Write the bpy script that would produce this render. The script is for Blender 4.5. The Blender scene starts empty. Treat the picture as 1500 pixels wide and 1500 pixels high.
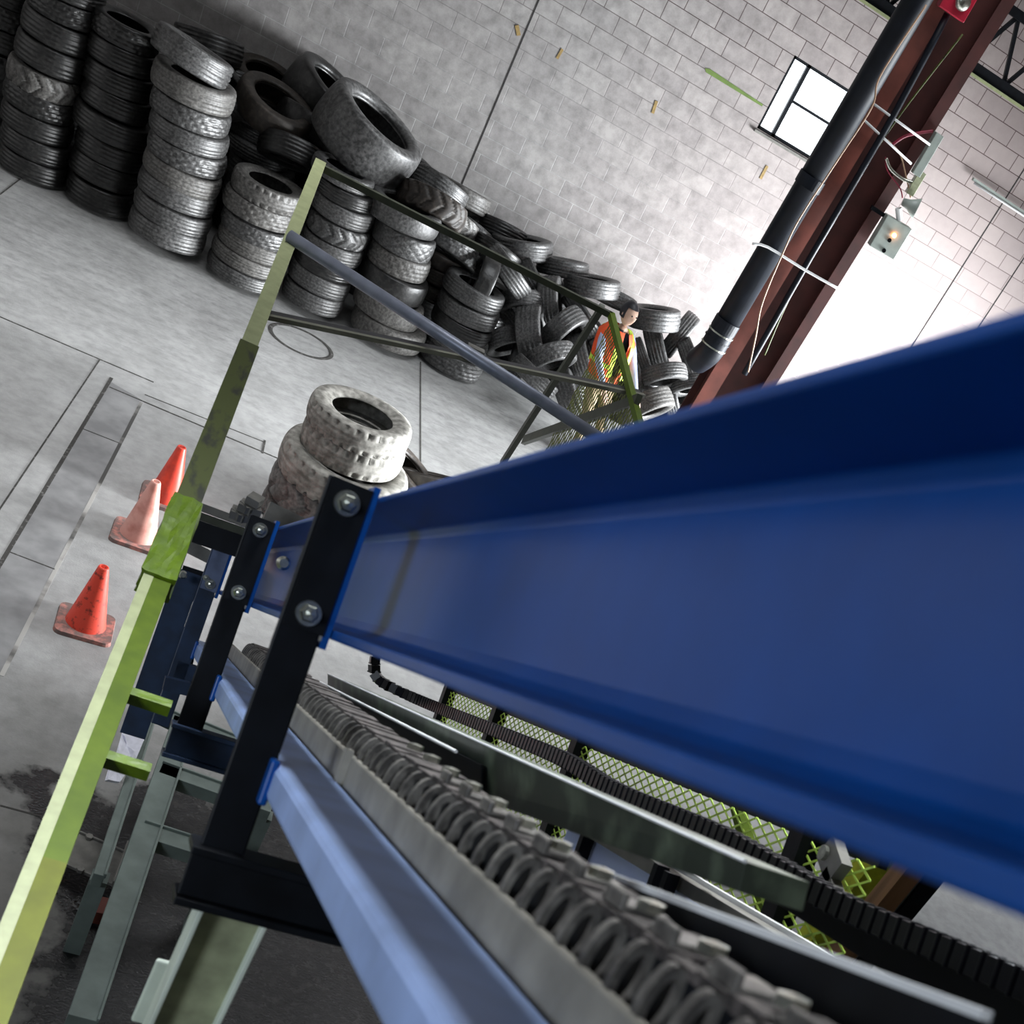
import bpy, bmesh, math, random
from mathutils import Vector, Matrix
random.seed(7)
sc = bpy.context.scene
COL = sc.collection
# ------------------------------------------------------------------ camera
CAM = Vector((0, 0, 5.2))
X = Vector((0.86770929, -0.12665664, 0.48066484))
Y = Vector((-0.31539081, 0.60712726, 0.72933197))
F = Vector((0.38419946, 0.7844454, -0.48686362))
FPX, PX, PY = 1913.22, 1000.0, 1150.0
cd = bpy.data.cameras.new('camera'); cam = bpy.data.objects.new('camera', cd); COL.objects.link(cam)
m = Matrix.Identity(4)
for i in range(3):
    m[i][0] = X[i]; m[i][1] = Y[i]; m[i][2] = -F[i]; m[i][3] = CAM[i]
cam.matrix_world = m
cd.sensor_width = 36; cd.sensor_fit = 'HORIZONTAL'
cd.lens = FPX / 1500 * 36
cd.shift_x = -(PX - 750) / 1500; cd.shift_y = (PY - 750) / 1500
cd.clip_start = 0.02; cd.clip_end = 200
cd.dof.use_dof = True; cd.dof.focus_distance = 8.5; cd.dof.aperture_fstop = 9.0
sc.camera = cam
# ------------------------------------------------------------------ light
w = bpy.data.worlds.new('world'); sc.world = w; w.use_nodes = True
w.node_tree.nodes['Background'].inputs[0].default_value = (0.86, 0.93, 1, 1)
w.node_tree.nodes['Background'].inputs[1].default_value = 4.0
def area(name, loc, target, sx, sy, power, color, spread=180):
    l = bpy.data.lights.new(name, 'AREA'); l.shape = 'RECTANGLE'; l.size = sx; l.size_y = sy
    l.energy = power; l.color = color; l.spread = math.radians(spread)
    o = bpy.data.objects.new(name, l); COL.objects.link(o); o.location = loc
    d = (Vector(target) - Vector(loc)).normalized()
    o.rotation_euler = d.to_track_quat('-Z', 'Z').to_euler()
    return o
# daylight pouring through the open bay door in the right wall
area('bay_door_daylight', (10.7, 14.0, 1.5), (5.0, 15.0, 0.5), 4.2, 2.8, 1300, (0.93, 0.97, 1.0), 100)
# added overhead fill lamps; the roof itself has no openings
area('overhead_bay_fill', (4.5, 11.0, 11.4), (4.0, 12.0, 0), 4, 5, 190, (0.92, 0.96, 1.0), 110)
area('overhead_aisle_fill', (-1.0, 9.2, 11.4), (-0.8, 9.6, 0), 3, 5, 95, (0.97, 0.98, 1.0), 58)
area('overhead_conveyor_fill', (0.9, 6.0, 11.6), (0.6, 1.9, 4.2), 2.4, 2.4, 95, (0.93, 0.97, 1.0), 36)  # added narrow beam that lifts the conveyor's upward faces
area('second_bay_door_daylight', (10.7, 10.2, 1.5), (0.0, 11.2, 0.7), 2.0, 2.6, 480, (0.95, 0.98, 1.0), 50)
# fill lamp added behind on the left, with no window there
area('rear_left_fill', (-6.2, -4.2, 8.2), (0.8, 2.2, 4.0), 3.0, 2.2, 48, (0.80, 0.89, 1.0), 60)
sc.view_settings.view_transform = 'Standard'
sc.view_settings.look = 'None'
sc.view_settings.exposure = 0.18
sc.view_settings.gamma = 1.0
sc.view_settings.use_curve_mapping = False
# ------------------------------------------------------------------ measuring helpers
D = Vector((-0.0227669, 0.85800504, -0.51313645))      # running direction of the inclined conveyor
S = Vector((0.99964814, 0.02652536, 0.0)); N = Vector((-0.01361113, 0.5129559, 0.85830705))
def ray(px, py): return F + X * ((px - PX) / FPX) - Y * ((py - PY) / FPX)
def onY(px, py, y): r = ray(px, py); return CAM + r * (y / r.y)
def onX(px, py, x): r = ray(px, py); return CAM + r * (x / r.x)
def onZ(px, py, z): r = ray(px, py); return CAM + r * ((z - CAM.z) / r.z)
def onT(px, py, t): r = ray(px, py); return CAM + r * (t / r.dot(D))
def W(s, n, t): return CAM + S * s + N * n + D * t
# ------------------------------------------------------------------ materials
def mat(name, col, rough=.6, metal=0, var=.15, scale=8, bump=0, col2=None, spec=.5, thresh=None, stretch=(1, 1, 1), detail=5, coat=0):
    mt = bpy.data.materials.new(name); mt.use_nodes = True; nt = mt.node_tree; ns, ln = nt.nodes, nt.links
    b = ns['Principled BSDF']; b.inputs['Roughness'].default_value = rough; b.inputs['Metallic'].default_value = metal
    b.inputs['Specular IOR Level'].default_value = spec
    if coat: b.inputs['Coat Weight'].default_value = coat; b.inputs['Coat Roughness'].default_value = .2
    tc = ns.new('ShaderNodeTexCoord'); mp = ns.new('ShaderNodeMapping'); mp.inputs['Scale'].default_value = stretch
    nz = ns.new('ShaderNodeTexNoise'); nz.inputs['Scale'].default_value = scale; nz.inputs['Detail'].default_value = detail
    oi = ns.new('ShaderNodeObjectInfo')
    ad = ns.new('ShaderNodeVectorMath'); ad.operation = 'ADD'
    sc_ = ns.new('ShaderNodeVectorMath'); sc_.operation = 'SCALE'; sc_.inputs['Scale'].default_value = 37.0
    cmb = ns.new('ShaderNodeCombineXYZ')
    for i in range(3): ln.new(oi.outputs['Random'], cmb.inputs[i])
    ln.new(cmb.outputs[0], sc_.inputs[0]); ln.new(tc.outputs['Object'], ad.inputs[0]); ln.new(sc_.outputs[0], ad.inputs[1])
    ln.new(ad.outputs[0], mp.inputs[0]); ln.new(mp.outputs[0], nz.inputs['Vector'])
    r = ns.new('ShaderNodeValToRGB'); ln.new(nz.outputs['Fac'], r.inputs[0])
    c2 = col2 if col2 else tuple(min(1, c * (1 + 2 * var)) for c in col)
    c1 = col if col2 else tuple(c * (1 - var) for c in col)
    lo, hi = thresh if thresh else (.3, .7)
    r.color_ramp.elements[0].position = lo; r.color_ramp.elements[1].position = hi
    r.color_ramp.elements[0].color = (*c1, 1); r.color_ramp.elements[1].color = (*c2, 1)
    ln.new(r.outputs[0], b.inputs['Base Color'])
    if bump:
        bp = ns.new('ShaderNodeBump'); bp.inputs['Strength'].default_value = bump; bp.inputs['Distance'].default_value = .01
        ln.new(nz.outputs['Fac'], bp.inputs['Height']); ln.new(bp.outputs[0], b.inputs['Normal'])
    return mt
M = {}
M['blue'] = mat('blue_paint', (.001, .060, .28), .36, var=.12, scale=5, spec=.30, coat=.06)
M['tube'] = mat('pale_blue_paint', (.33, .45, .76), .5, var=.15, scale=6)
M['black'] = mat('black_steel', (.003, .004, .006), .5, var=.3, scale=20, spec=.2)
M['darkblue'] = mat('dark_blue_steel', (.008, .022, .055), .45, var=.3, scale=14)
M['slate'] = mat('slate_blue_steel', (.10, .13, .22), .5, var=.2, scale=14)
M['bolt'] = mat('zinc_bolt', (.55, .57, .50), .28, 1, var=.2, scale=60)
M['green'] = mat('moss_green_paint', (.060, .10, .001), .5, var=.1, scale=14, col2=(.09, .14, .002), bump=.1, spec=.2)
M['olivegreen'] = mat('olive_yellow_paint', (.11, .125, .003), .5, spec=.2, var=.1, scale=14)
M['lime'] = mat('lime_tape', (.12, .20, .002), .45, var=.1, scale=25, col2=(.07, .125, .002), bump=.5)
M['dirtygreen'] = mat('stained_green_tape', (.05, .065, .003), .6, scale=26, col2=(.012, .014, .006), thresh=(.52, .66), stretch=(1, .35, 1))
M['cream'] = mat('pale_green_cream_paint', (.30, .33, .17), .5, var=.1, scale=20)
M['olive'] = mat('olive_grey_paint', (.28, .30, .19), .45, var=.2, scale=18)
M['darkrail'] = mat('dark_olive_steel', (.035, .04, .025), .5, var=.2, scale=18)
M['anglelip'] = mat('pale_lip_steel', (.17, .17, .13), .45)  # paler colour than the rest of the angle
M['angle'] = mat('worn_bronze_steel', (.022, .021, .023), .5, 0, var=.35, scale=12, stretch=(1, 6, 6))
M['pipe'] = mat('grey_galvanised_pipe', (.23, .25, .31), .4, .3, var=.1, scale=18)
M['meshgreen'] = mat('lime_mesh_paint', (.55, .78, .12), .5, var=.15, scale=20)
M['meshdark'] = mat('olive_mesh_paint', (.15, .17, .03), .5, var=.2, scale=20)
M['frame'] = mat('sage_grey_paint', (.17, .21, .19), .5, var=.12, scale=9, bump=.1)
M['leg'] = mat('pale_sage_paint', (.72, .80, .70), .45, var=.08, scale=9)
M['greybox'] = mat('dusty_grey_steel', (.16, .155, .14), .6, .2, var=.2, scale=14)
M['guide'] = mat('dusty_brown_steel', (.27, .255, .22), .55, 0, var=.2, scale=12, bump=.2)
M['chain'] = mat('greasy_chain_steel', (.07, .065, .06), .42, .2, scale=40, col2=(.26, .245, .22), thresh=(.4, .75), bump=.3)
M['chaintop'] = mat('dusty_chain_plate', (.035, .03, .028), .7, 0, scale=60, col2=(.17, .145, .135), thresh=(.45, .8), bump=.5)
M['rail'] = mat('light_dappled_green_steel', (.05, .062, .045), .38, .2, scale=10, col2=(.24, .30, .20), thresh=(.5, .85), bump=.1)  # pale noise patches paint in spots of light falling through mesh
M['hose'] = mat('black_plastic', (.006, .006, .009), .3, var=.2, scale=30, spec=.35)
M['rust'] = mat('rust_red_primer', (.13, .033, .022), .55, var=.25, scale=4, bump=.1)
M['rustshade'] = mat('shaded_red_primer', (.05, .012, .01), .6, var=.25, scale=4)  # same primer darkened: shade on recessed column parts put into the colour
M['pipeblack'] = mat('black_duct_paint', (.006, .008, .013), .5, var=.3, scale=6, spec=.22)
M['wire'] = mat('white_cable', (.55, .50, .45), .5)
M['wirebrown'] = mat('tan_cable', (.35, .22, .14), .5)
M['redwire'] = mat('red_cable', (.20, .01, .03), .5)
M['box'] = mat('grey_enamel', (.30, .34, .31), .4, var=.08, scale=10)
M['white'] = mat('white_enamel', (.75, .76, .76), .4, var=.05)
M['red'] = mat('red_enamel', (.35, .01, .03), .4)
M['cone'] = mat('orange_vinyl', (.85, .075, .035), .45, scale=14, col2=(.50, .045, .03), var=.1, bump=.1)
M['conedirty'] = mat('scuffed_orange_vinyl', (.85, .075, .04), .5, scale=26, col2=(.20, .03, .02), thresh=(.55, .68))
M['conefade'] = mat('faded_pink_vinyl', (.72, .36, .30), .5, scale=9, col2=(.48, .17, .13), thresh=(.45, .7))
M['conebase'] = mat('grubby_rubber', (.16, .11, .10), .7, scale=20, col2=(.50, .20, .16), thresh=(.45, .7))
M['rub_dark'] = mat('black_rubber', (.005, .005, .005), .4, scale=10, col2=(.035, .034, .032), thresh=(.45, .8), bump=.3, spec=.6)
M['rub'] = mat('worn_rubber', (.016, .016, .016), .46, scale=15, col2=(.16, .158, .156), thresh=(.36, .92), bump=.3, spec=.8, detail=8)
M['rub_dust'] = mat('dusty_rubber', (.05, .048, .045), .5, scale=14, col2=(.17, .164, .155), thresh=(.35, .75), bump=.3)
M['rub_brown'] = mat('brown_caked_rubber', (.018, .014, .011), .55, scale=9, col2=(.06, .048, .038), thresh=(.45, .8), bump=.3)
M['rub_white'] = mat('mud_whitened_rubber', (.13, .125, .11), .75, scale=7, col2=(.34, .33, .30), thresh=(.35, .7), bump=.4)
M['paper'] = mat('crumpled_white_sheet', (.72, .72, .80), .7, var=.06, scale=30, bump=.6)
M['wood'] = mat('weathered_plank', (.28, .20, .17), .8, var=.3, scale=20, stretch=(1, 1, .1))
M['timber'] = mat('reddish_timber', (.20, .10, .055), .7, var=.3, scale=20, stretch=(1, 1, .1))
M['yellowpost'] = mat('yellow_green_post', (.40, .42, .02), .5, var=.2, scale=30)
M['skin'] = mat('skin', (.55, .36, .27), .6)
M['hair'] = mat('dark_hair', (.012, .012, .016), .5)
M['shirt'] = mat('pale_blue_shirt', (.42, .48, .68), .8)
M['navy'] = mat('navy_cloth', (.012, .014, .03), .8)
M['vest'] = mat('orange_vest', (.85, .09, .02), .7)
M['stripe'] = mat('lime_reflective_strip', (.55, .75, .06), .5)
M['khaki'] = mat('khaki_trousers', (.34, .26, .16), .8)
M['bluewhite'] = mat('pale_lavender_paint', (.58, .66, 1.0), .45, var=.05)
def emis(name, col, s):
    mt = bpy.data.materials.new(name); mt.use_nodes = True; b = mt.node_tree.nodes['Principled BSDF']
    b.inputs['Base Color'].default_value = (*col, 1); b.inputs['Emission Color'].default_value = (*col, 1); b.inputs['Emission Strength'].default_value = s
    return mt
M['led'] = emis('glowing_amber_led', (1, .35, .1), 12)
def glass():
    mt = bpy.data.materials.new('window_glass'); mt.use_nodes = True; nt = mt.node_tree
    t = nt.nodes.new('ShaderNodeBsdfTransparent'); g = nt.nodes.new('ShaderNodeBsdfGlossy'); mx = nt.nodes.new('ShaderNodeMixShader')
    g.inputs['Roughness'].default_value = .05; mx.inputs[0].default_value = .06
    nt.links.new(t.outputs[0], mx.inputs[1]); nt.links.new(g.outputs[0], mx.inputs[2])
    nt.links.new(mx.outputs[0], nt.nodes['Material Output'].inputs[0]); return mt
M['glass'] = glass()
# ------------------------------------------------------------------ object helpers
def obj(name, bm, m_, parent=None, smooth=False, bevel=0):
    me = bpy.data.meshes.new(name); bmesh.ops.recalc_face_normals(bm, faces=bm.faces); bm.to_mesh(me); bm.free()
    ms = m_ if isinstance(m_, (list, tuple)) else [m_]
    for q in ms: me.materials.append(q)
    if smooth:
        for p in me.polygons: p.use_smooth = True
    o = bpy.data.objects.new(name, me); COL.objects.link(o)
    if parent: o.parent = parent; o.matrix_parent_inverse = Matrix.Translation(parent.location).inverted() if parent.type == 'EMPTY' else parent.matrix_basis.inverted()
    if bevel:
        b = o.modifiers.new('bevel', 'BEVEL'); b.width = bevel; b.segments = 2; b.limit_method = 'ANGLE'
    return o
def tag(o, label, cat, group=None):
    o['label'] = label; o['category'] = cat
    if group: o['group'] = group
    if len(label.split()) > 16: print('LONG', label)
    return o
def thing(name, label, cat, loc, group=None):
    o = bpy.data.objects.new(name, None); COL.objects.link(o); o.location = loc; o.empty_display_size = .1
    return tag(o, label, cat, group)
def struct(o): o['kind'] = 'structure'; return o
def hexa(bm, pts):          # 8 points: bottom loop 4, top loop 4
    v = [bm.verts.new(p) for p in pts]
    for f in ((3, 2, 1, 0), (4, 5, 6, 7), (0, 1, 5, 4), (1, 2, 6, 5), (2, 3, 7, 6), (3, 0, 4, 7)): bm.faces.new([v[i] for i in f])
def box(bm, c, sx, sy, sz, ax=None):
    a = ax or (Vector((1, 0, 0)), Vector((0, 1, 0)), Vector((0, 0, 1)))
    c = Vector(c); p = []
    for z in (-.5, .5):
        for x, y in ((-.5, -.5), (.5, -.5), (.5, .5), (-.5, .5)): p.append(c + a[0] * x * sx + a[1] * y * sy + a[2] * z * sz)
    hexa(bm, p)
def frm(bm, s0, s1, n0, n1, t0, t1):        # box in the conveyor's own frame
    hexa(bm, [W(s, n, t) for n in (n0, n1) for s, t in ((s0, t0), (s1, t0), (s1, t1), (s0, t1))])
def bar(bm, a, b, wd, ht, up=Vector((0, 0, 1)), shift=(0, 0)):
    a = Vector(a); b = Vector(b); d = (b - a).normalized(); s = d.cross(up).normalized(); u = s.cross(d)
    o = s * shift[0] + u * shift[1]
    hexa(bm, [p + o + s * x * wd / 2 + u * y * ht / 2 for y in (-1, 1) for p, x in ((a, -1), (a, 1), (b, 1), (b, -1))])
def prism(bm, prof, P0, P1):                # prof: list of (s,n); two placement functions of (s,n)
    a = [bm.verts.new(P0(*p)) for p in prof]; b = [bm.verts.new(P1(*p)) for p in prof]; n = len(prof)
    bm.faces.new(a); bm.faces.new(b[::-1])
    for i in range(n): bm.faces.new((a[i], b[i], b[(i + 1) % n], a[(i + 1) % n]))
def tube(bm, pts, r, seg=10, caps=True, radii=None):
    pts = [Vector(p) for p in pts]; rings = []; up = Vector((0, 0, 1)); prev = None
    for i, p in enumerate(pts):
        d = (pts[min(i + 1, len(pts) - 1)] - pts[max(i - 1, 0)]).normalized()
        if prev is None:
            a = d.cross(up); a = a.normalized() if a.length > .01 else Vector((1, 0, 0))
        else:
            a = (prev - d * prev.dot(d)).normalized()
        prev = a; b = d.cross(a); rr = radii[i] if radii else r
        rings.append([bm.verts.new(p + a * math.cos(2 * math.pi * k / seg) * rr + b * math.sin(2 * math.pi * k / seg) * rr) for k in range(seg)])
    for i in range(len(rings) - 1):
        for k in range(seg): bm.faces.new((rings[i][k], rings[i][(k + 1) % seg], rings[i + 1][(k + 1) % seg], rings[i + 1][k]))
    if caps: bm.faces.new(rings[0][::-1]); bm.faces.new(rings[-1])
def spline(pts, n=8):
    pts = [Vector(p) for p in pts]; out = []
    for i in range(len(pts) - 1):
        p0, p1, p2, p3 = pts[max(i - 1, 0)], pts[i], pts[i + 1], pts[min(i + 2, len(pts) - 1)]
        for k in range(n):
            t = k / n; out.append(.5 * ((2 * p1) + (p2 - p0) * t + (2 * p0 - 5 * p1 + 4 * p2 - p3) * t * t + (3 * p1 - p0 - 3 * p2 + p3) * t ** 3))
    out.append(pts[-1]); return out
def lathe(bm, prof, seg, c=Vector((0, 0, 0)), ax=None, close=False):
    a = ax or (Vector((1, 0, 0)), Vector((0, 1, 0)), Vector((0, 0, 1)))
    rings = [[bm.verts.new(c + (a[0] * math.cos(2 * math.pi * k / seg) + a[1] * math.sin(2 * math.pi * k / seg)) * r + a[2] * z) for k in range(seg)] for r, z in prof]
    n = len(rings)
    for i in range(n if close else n - 1):
        p, q = rings[i], rings[(i + 1) % n]
        for k in range(seg): bm.faces.new((p[k], p[(k + 1) % seg], q[(k + 1) % seg], q[k]))
    return rings
def new(): return bmesh.new()
# ================================================================== THE SETTING
WY = 16.98
def wall_material():
    mt = bpy.data.materials.new('painted_block_wall'); mt.use_nodes = True; nt = mt.node_tree; ns, ln = nt.nodes, nt.links
    b = ns['Principled BSDF']; b.inputs['Roughness'].default_value = .75
    tc = ns.new('ShaderNodeTexCoord'); sx = ns.new('ShaderNodeSeparateXYZ'); ln.new(tc.outputs['Object'], sx.inputs[0])
    ref = onY(1412.5, 141.6, WY)
    cx = ns.new('ShaderNodeCombineXYZ')
    ax = ns.new('ShaderNodeMath'); ax.operation = 'ADD'; ax.inputs[1].default_value = 40 * .406 - ref.x
    az = ns.new('ShaderNodeMath'); az.operation = 'ADD'; az.inputs[1].default_value = 40 * .203 - ref.z
    # courses run without steps along the wall; side walls use the y axis
    yy = ns.new('ShaderNodeMath'); yy.operation = 'ADD'; ln.new(sx.outputs[0], yy.inputs[0]); ln.new(sx.outputs[1], yy.inputs[1])
    ln.new(yy.outputs[0], ax.inputs[0]); ax.inputs[1].default_value = 60 * .406 - ref.x - WY
    ln.new(sx.outputs[2], az.inputs[0]); ln.new(ax.outputs[0], cx.inputs[0]); ln.new(az.outputs[0], cx.inputs[1])
    br = ns.new('ShaderNodeTexBrick'); br.inputs['Scale'].default_value = 1; br.inputs['Brick Width'].default_value = .406
    br.inputs['Row Height'].default_value = .203; br.inputs['Mortar Size'].default_value = .0055; br.inputs['Mortar Smooth'].default_value = .3
    br.offset = .5; br.inputs['Color1'].default_value = (.30, .285, .28, 1); br.inputs['Color2'].default_value = (.36, .345, .335, 1)
    br.inputs['Bias'].default_value = -.1
    ln.new(cx.outputs[0], br.inputs['Vector'])
    # mortar: dark high up, chalky pale low on the wall
    mr = ns.new('ShaderNodeMapRange'); mr.inputs['From Min'].default_value = 2.0; mr.inputs['From Max'].default_value = 4.4
    ln.new(sx.outputs[2], mr.inputs['Value'])
    mo = ns.new('ShaderNodeMixRGB'); mo.inputs[1].default_value = (.43, .425, .42, 1); mo.inputs[2].default_value = (.07, .045, .045, 1)
    ln.new(mr.outputs[0], mo.inputs[0]); ln.new(mo.outputs[0], br.inputs['Mortar'])
    # grime
    n1 = ns.new('ShaderNodeTexNoise'); n1.inputs['Scale'].default_value = 6; n1.inputs['Detail'].default_value = 8; n1.inputs['Roughness'].default_value = .7
    ln.new(tc.outputs['Object'], n1.inputs['Vector'])
    r1 = ns.new('ShaderNodeValToRGB'); r1.color_ramp.elements[0].position = .35; r1.color_ramp.elements[1].position = .62
    r1.color_ramp.elements[0].color = (.62, .62, .62, 1); r1.color_ramp.elements[1].color = (1, 1, 1, 1)
    ln.new(n1.outputs['Fac'], r1.inputs[0])
    # grime thins out to the right, where the paint is pinker
    mx = ns.new('ShaderNodeMapRange'); mx.inputs['From Min'].default_value = 3.5; mx.inputs['From Max'].default_value = 7.5
    mx.inputs['To Min'].default_value = 1; mx.inputs['To Max'].default_value = .15; ln.new(sx.outputs[0], mx.inputs['Value'])
    mu = ns.new('ShaderNodeMixRGB'); mu.blend_type = 'MULTIPLY'; ln.new(mx.outputs[0], mu.inputs[0]); ln.new(br.outputs[0], mu.inputs[1]); ln.new(r1.outputs[0], mu.inputs[2])
    pk = ns.new('ShaderNodeMixRGB'); pk.blend_type = 'MULTIPLY'; pk.inputs[2].default_value = (1.25, 1.10, 1.08, 1)
    m2 = ns.new('ShaderNodeMapRange'); m2.inputs['From Min'].default_value = 2; m2.inputs['From Max'].default_value = 7; ln.new(sx.outputs[0], m2.inputs['Value'])
    ln.new(m2.outputs[0], pk.inputs[0]); ln.new(mu.outputs[0], pk.inputs[1])
    ln.new(pk.outputs[0], b.inputs['Base Color'])
    bp = ns.new('ShaderNodeBump'); bp.inputs['Strength'].default_value = .5; bp.inputs['Distance'].default_value = .006; bp.invert = True
    ln.new(br.outputs['Fac'], bp.inputs['Height']); ln.new(bp.outputs[0], b.inputs['Normal'])
    return mt
def floor_material():
    mt = bpy.data.materials.new('stained_concrete_floor'); mt.use_nodes = True; nt = mt.node_tree; ns, ln = nt.nodes, nt.links
    b = ns['Principled BSDF']
    tc = ns.new('ShaderNodeTexCoord'); sx = ns.new('ShaderNodeSeparateXYZ'); ln.new(tc.outputs['Object'], sx.inputs[0])
    def noise(scale, det=8, st=None, rough=.6):
        n = ns.new('ShaderNodeTexNoise'); n.inputs['Scale'].default_value = scale; n.inputs['Detail'].default_value = det; n.inputs['Roughness'].default_value = rough
        if st:
            mp = ns.new('ShaderNodeMapping'); mp.inputs['Scale'].default_value = st[0]; mp.inputs['Rotation'].default_value = (0, 0, st[1])
            ln.new(tc.outputs['Object'], mp.inputs[0]); ln.new(mp.outputs[0], n.inputs['Vector'])
        else: ln.new(tc.outputs['Object'], n.inputs['Vector'])
        return n
    def ramp(src, lo, hi, c0, c1):
        r = ns.new('ShaderNodeValToRGB'); r.color_ramp.elements[0].position = lo; r.color_ramp.elements[1].position = hi
        r.color_ramp.elements[0].color = (*c0, 1); r.color_ramp.elements[1].color = (*c1, 1); ln.new(src, r.inputs[0]); return r
    def mixm(a, bb, fac=1.0, kind='MULTIPLY', facsrc=None):
        x = ns.new('ShaderNodeMixRGB'); x.blend_type = kind; x.inputs[0].default_value = fac
        if facsrc: ln.new(facsrc, x.inputs[0])
        ln.new(a, x.inputs[1])
        if isinstance(bb, tuple): x.inputs[2].default_value = (*bb, 1)
        else: ln.new(bb, x.inputs[2])
        return x.outputs[0]
    def mth(op, a, bb=None, c=None):
        x = ns.new('ShaderNodeMath'); x.operation = op
        for i, v in enumerate((a, bb, c)):
            if v is None: continue
            if isinstance(v, (int, float)): x.inputs[i].default_value = v
            else: ln.new(v, x.inputs[i])
        return x.outputs[0]
    base = ramp(noise(1.3).outputs['Fac'], .3, .7, (.26, .26, .255), (.37, .37, .365)).outputs[0]
    base = mixm(base, ramp(noise(9, 10).outputs['Fac'], .3, .6, (.80, .80, .80), (1.04, 1.04, 1.04)).outputs[0])
    # long scuffs and tyre streaks running along the bay
    st = noise(4.2, 12, ((.8, 1.9, 1), math.radians(-20)), .85)
    up = ns.new('ShaderNodeMapRange'); up.inputs['From Min'].default_value = 10.5; up.inputs['From Max'].default_value = 13.5; ln.new(sx.outputs[1], up.inputs['Value'])
    base = mixm(base, ramp(st.outputs['Fac'], .38, .52, (.62, .62, .63), (1, 1, 1)).outputs[0], 1, 'MULTIPLY', mth('MULTIPLY_ADD', up.outputs[0], .75, .15))
    # wet, oily patches under the machine (stand still when the lamps move)
    wn = noise(1.1, 6); dx = mth('SUBTRACT', sx.outputs[0], 1.1); dy = mth('SUBTRACT', sx.outputs[1], 5.3)
    rr = mth('SQRT', mth('ADD', mth('MULTIPLY', mth('MULTIPLY', dx, dx), .55), mth('MULTIPLY', mth('MULTIPLY', dy, dy), .55)))
    wet = mth('ADD', mth('MULTIPLY', wn.outputs['Fac'], 1.9), mth('SUBTRACT', .25, rr))
    wr = ns.new('ShaderNodeMapRange'); wr.inputs['From Min'].default_value = .16; wr.inputs['From Max'].default_value = .24; ln.new(wet, wr.inputs['Value'])
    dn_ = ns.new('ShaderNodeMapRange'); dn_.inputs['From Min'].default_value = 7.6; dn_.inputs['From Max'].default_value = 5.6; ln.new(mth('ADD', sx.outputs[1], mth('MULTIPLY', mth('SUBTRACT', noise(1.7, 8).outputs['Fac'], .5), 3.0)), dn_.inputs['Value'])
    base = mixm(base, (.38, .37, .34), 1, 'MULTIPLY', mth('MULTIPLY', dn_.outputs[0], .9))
    wetc = ramp(noise(16, 6).outputs['Fac'], .4, .72, (.006, .006, .007), (.028, .027, .026)).outputs[0]
    base = mixm(base, wetc, 1, 'MIX', wr.outputs[0])
    ro = ns.new('ShaderNodeMapRange'); ro.inputs['To Min'].default_value = .62; ro.inputs['To Max'].default_value = .22; ln.new(wr.outputs[0], ro.inputs['Value'])
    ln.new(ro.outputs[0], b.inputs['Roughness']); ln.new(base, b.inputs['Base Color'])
    bp = ns.new('ShaderNodeBump'); bp.inputs['Distance'].default_value = .012
    bs = ns.new('ShaderNodeMapRange'); bs.inputs['To Min'].default_value = .12; bs.inputs['To Max'].default_value = .40; ln.new(wr.outputs[0], bs.inputs['Value']); ln.new(bs.outputs[0], bp.inputs['Strength'])
    ln.new(noise(70, 5).outputs['Fac'], bp.inputs['Height']); ln.new(bp.outputs[0], b.inputs['Normal'])
    return mt
M['wall'] = wall_material(); M['floor'] = floor_material()
M['ceil'] = mat('roof_deck_paint', (.30, .29, .28), .8)
XL, XR, YF, ZC = -8.0, 10.8, -6.0, 12.0
bm = new(); box(bm, ((XL + XR) / 2, (YF + WY) / 2, -.1), XR - XL + .6, WY - YF + .6, .2)
struct(obj('floor', bm, M['floor']))
# back wall with its window hole
pbl, ptl = onY(1110, 188, WY), onY(1163, 80, WY)
wx0, wz0, wz1 = (pbl.x + ptl.x) / 2, pbl.z, ptl.z; wx1 = wx0 + 1.16
bm = new()
def slab(x0, x1, z0, z1): box(bm, ((x0 + x1) / 2, WY + .1, (z0 + z1) / 2), x1 - x0, .2, z1 - z0)
slab(XL - .2, wx0, 0, ZC); slab(wx1, XR + .2, 0, ZC); slab(wx0, wx1, 0, wz0); slab(wx0, wx1, wz1, ZC)
struct(obj('wall_back', bm, M['wall']))
bm = new(); box(bm, (XL - .1, (YF + WY) / 2, ZC / 2), .2, WY - YF, ZC); struct(obj('wall_left', bm, M['wall']))
bm = new()
DY0, DY1, DZ = 11.8, 16.3, 3.1
DY2, DY3 = 9.1, 11.3
box(bm, (XR + .1, (YF + DY2) / 2, ZC / 2), .2, DY2 - YF, ZC); box(bm, (XR + .1, (DY3 + DY0) / 2, ZC / 2), .2, DY0 - DY3, ZC); box(bm, (XR + .1, (DY2 + DY3) / 2, (DZ + ZC) / 2), .2, DY3 - DY2, ZC - DZ); box(bm, (XR + .1, (DY1 + WY) / 2, ZC / 2), .2, WY - DY1, ZC)
box(bm, (XR + .1, (DY0 + DY1) / 2, (DZ + ZC) / 2), .2, DY1 - DY0, ZC - DZ)
struct(obj('wall_right', bm, M['wall']))
bm = new(); box(bm, ((XL + XR) / 2, YF - .1, ZC / 2), XR - XL + .4, .2, ZC); struct(obj('wall_front', bm, M['wall']))
bm = new(); box(bm, ((XL + XR) / 2, (YF + WY) / 2, ZC + .1), XR - XL + .6, WY - YF + .6, .2); struct(obj('ceiling', bm, M['ceil']))
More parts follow.
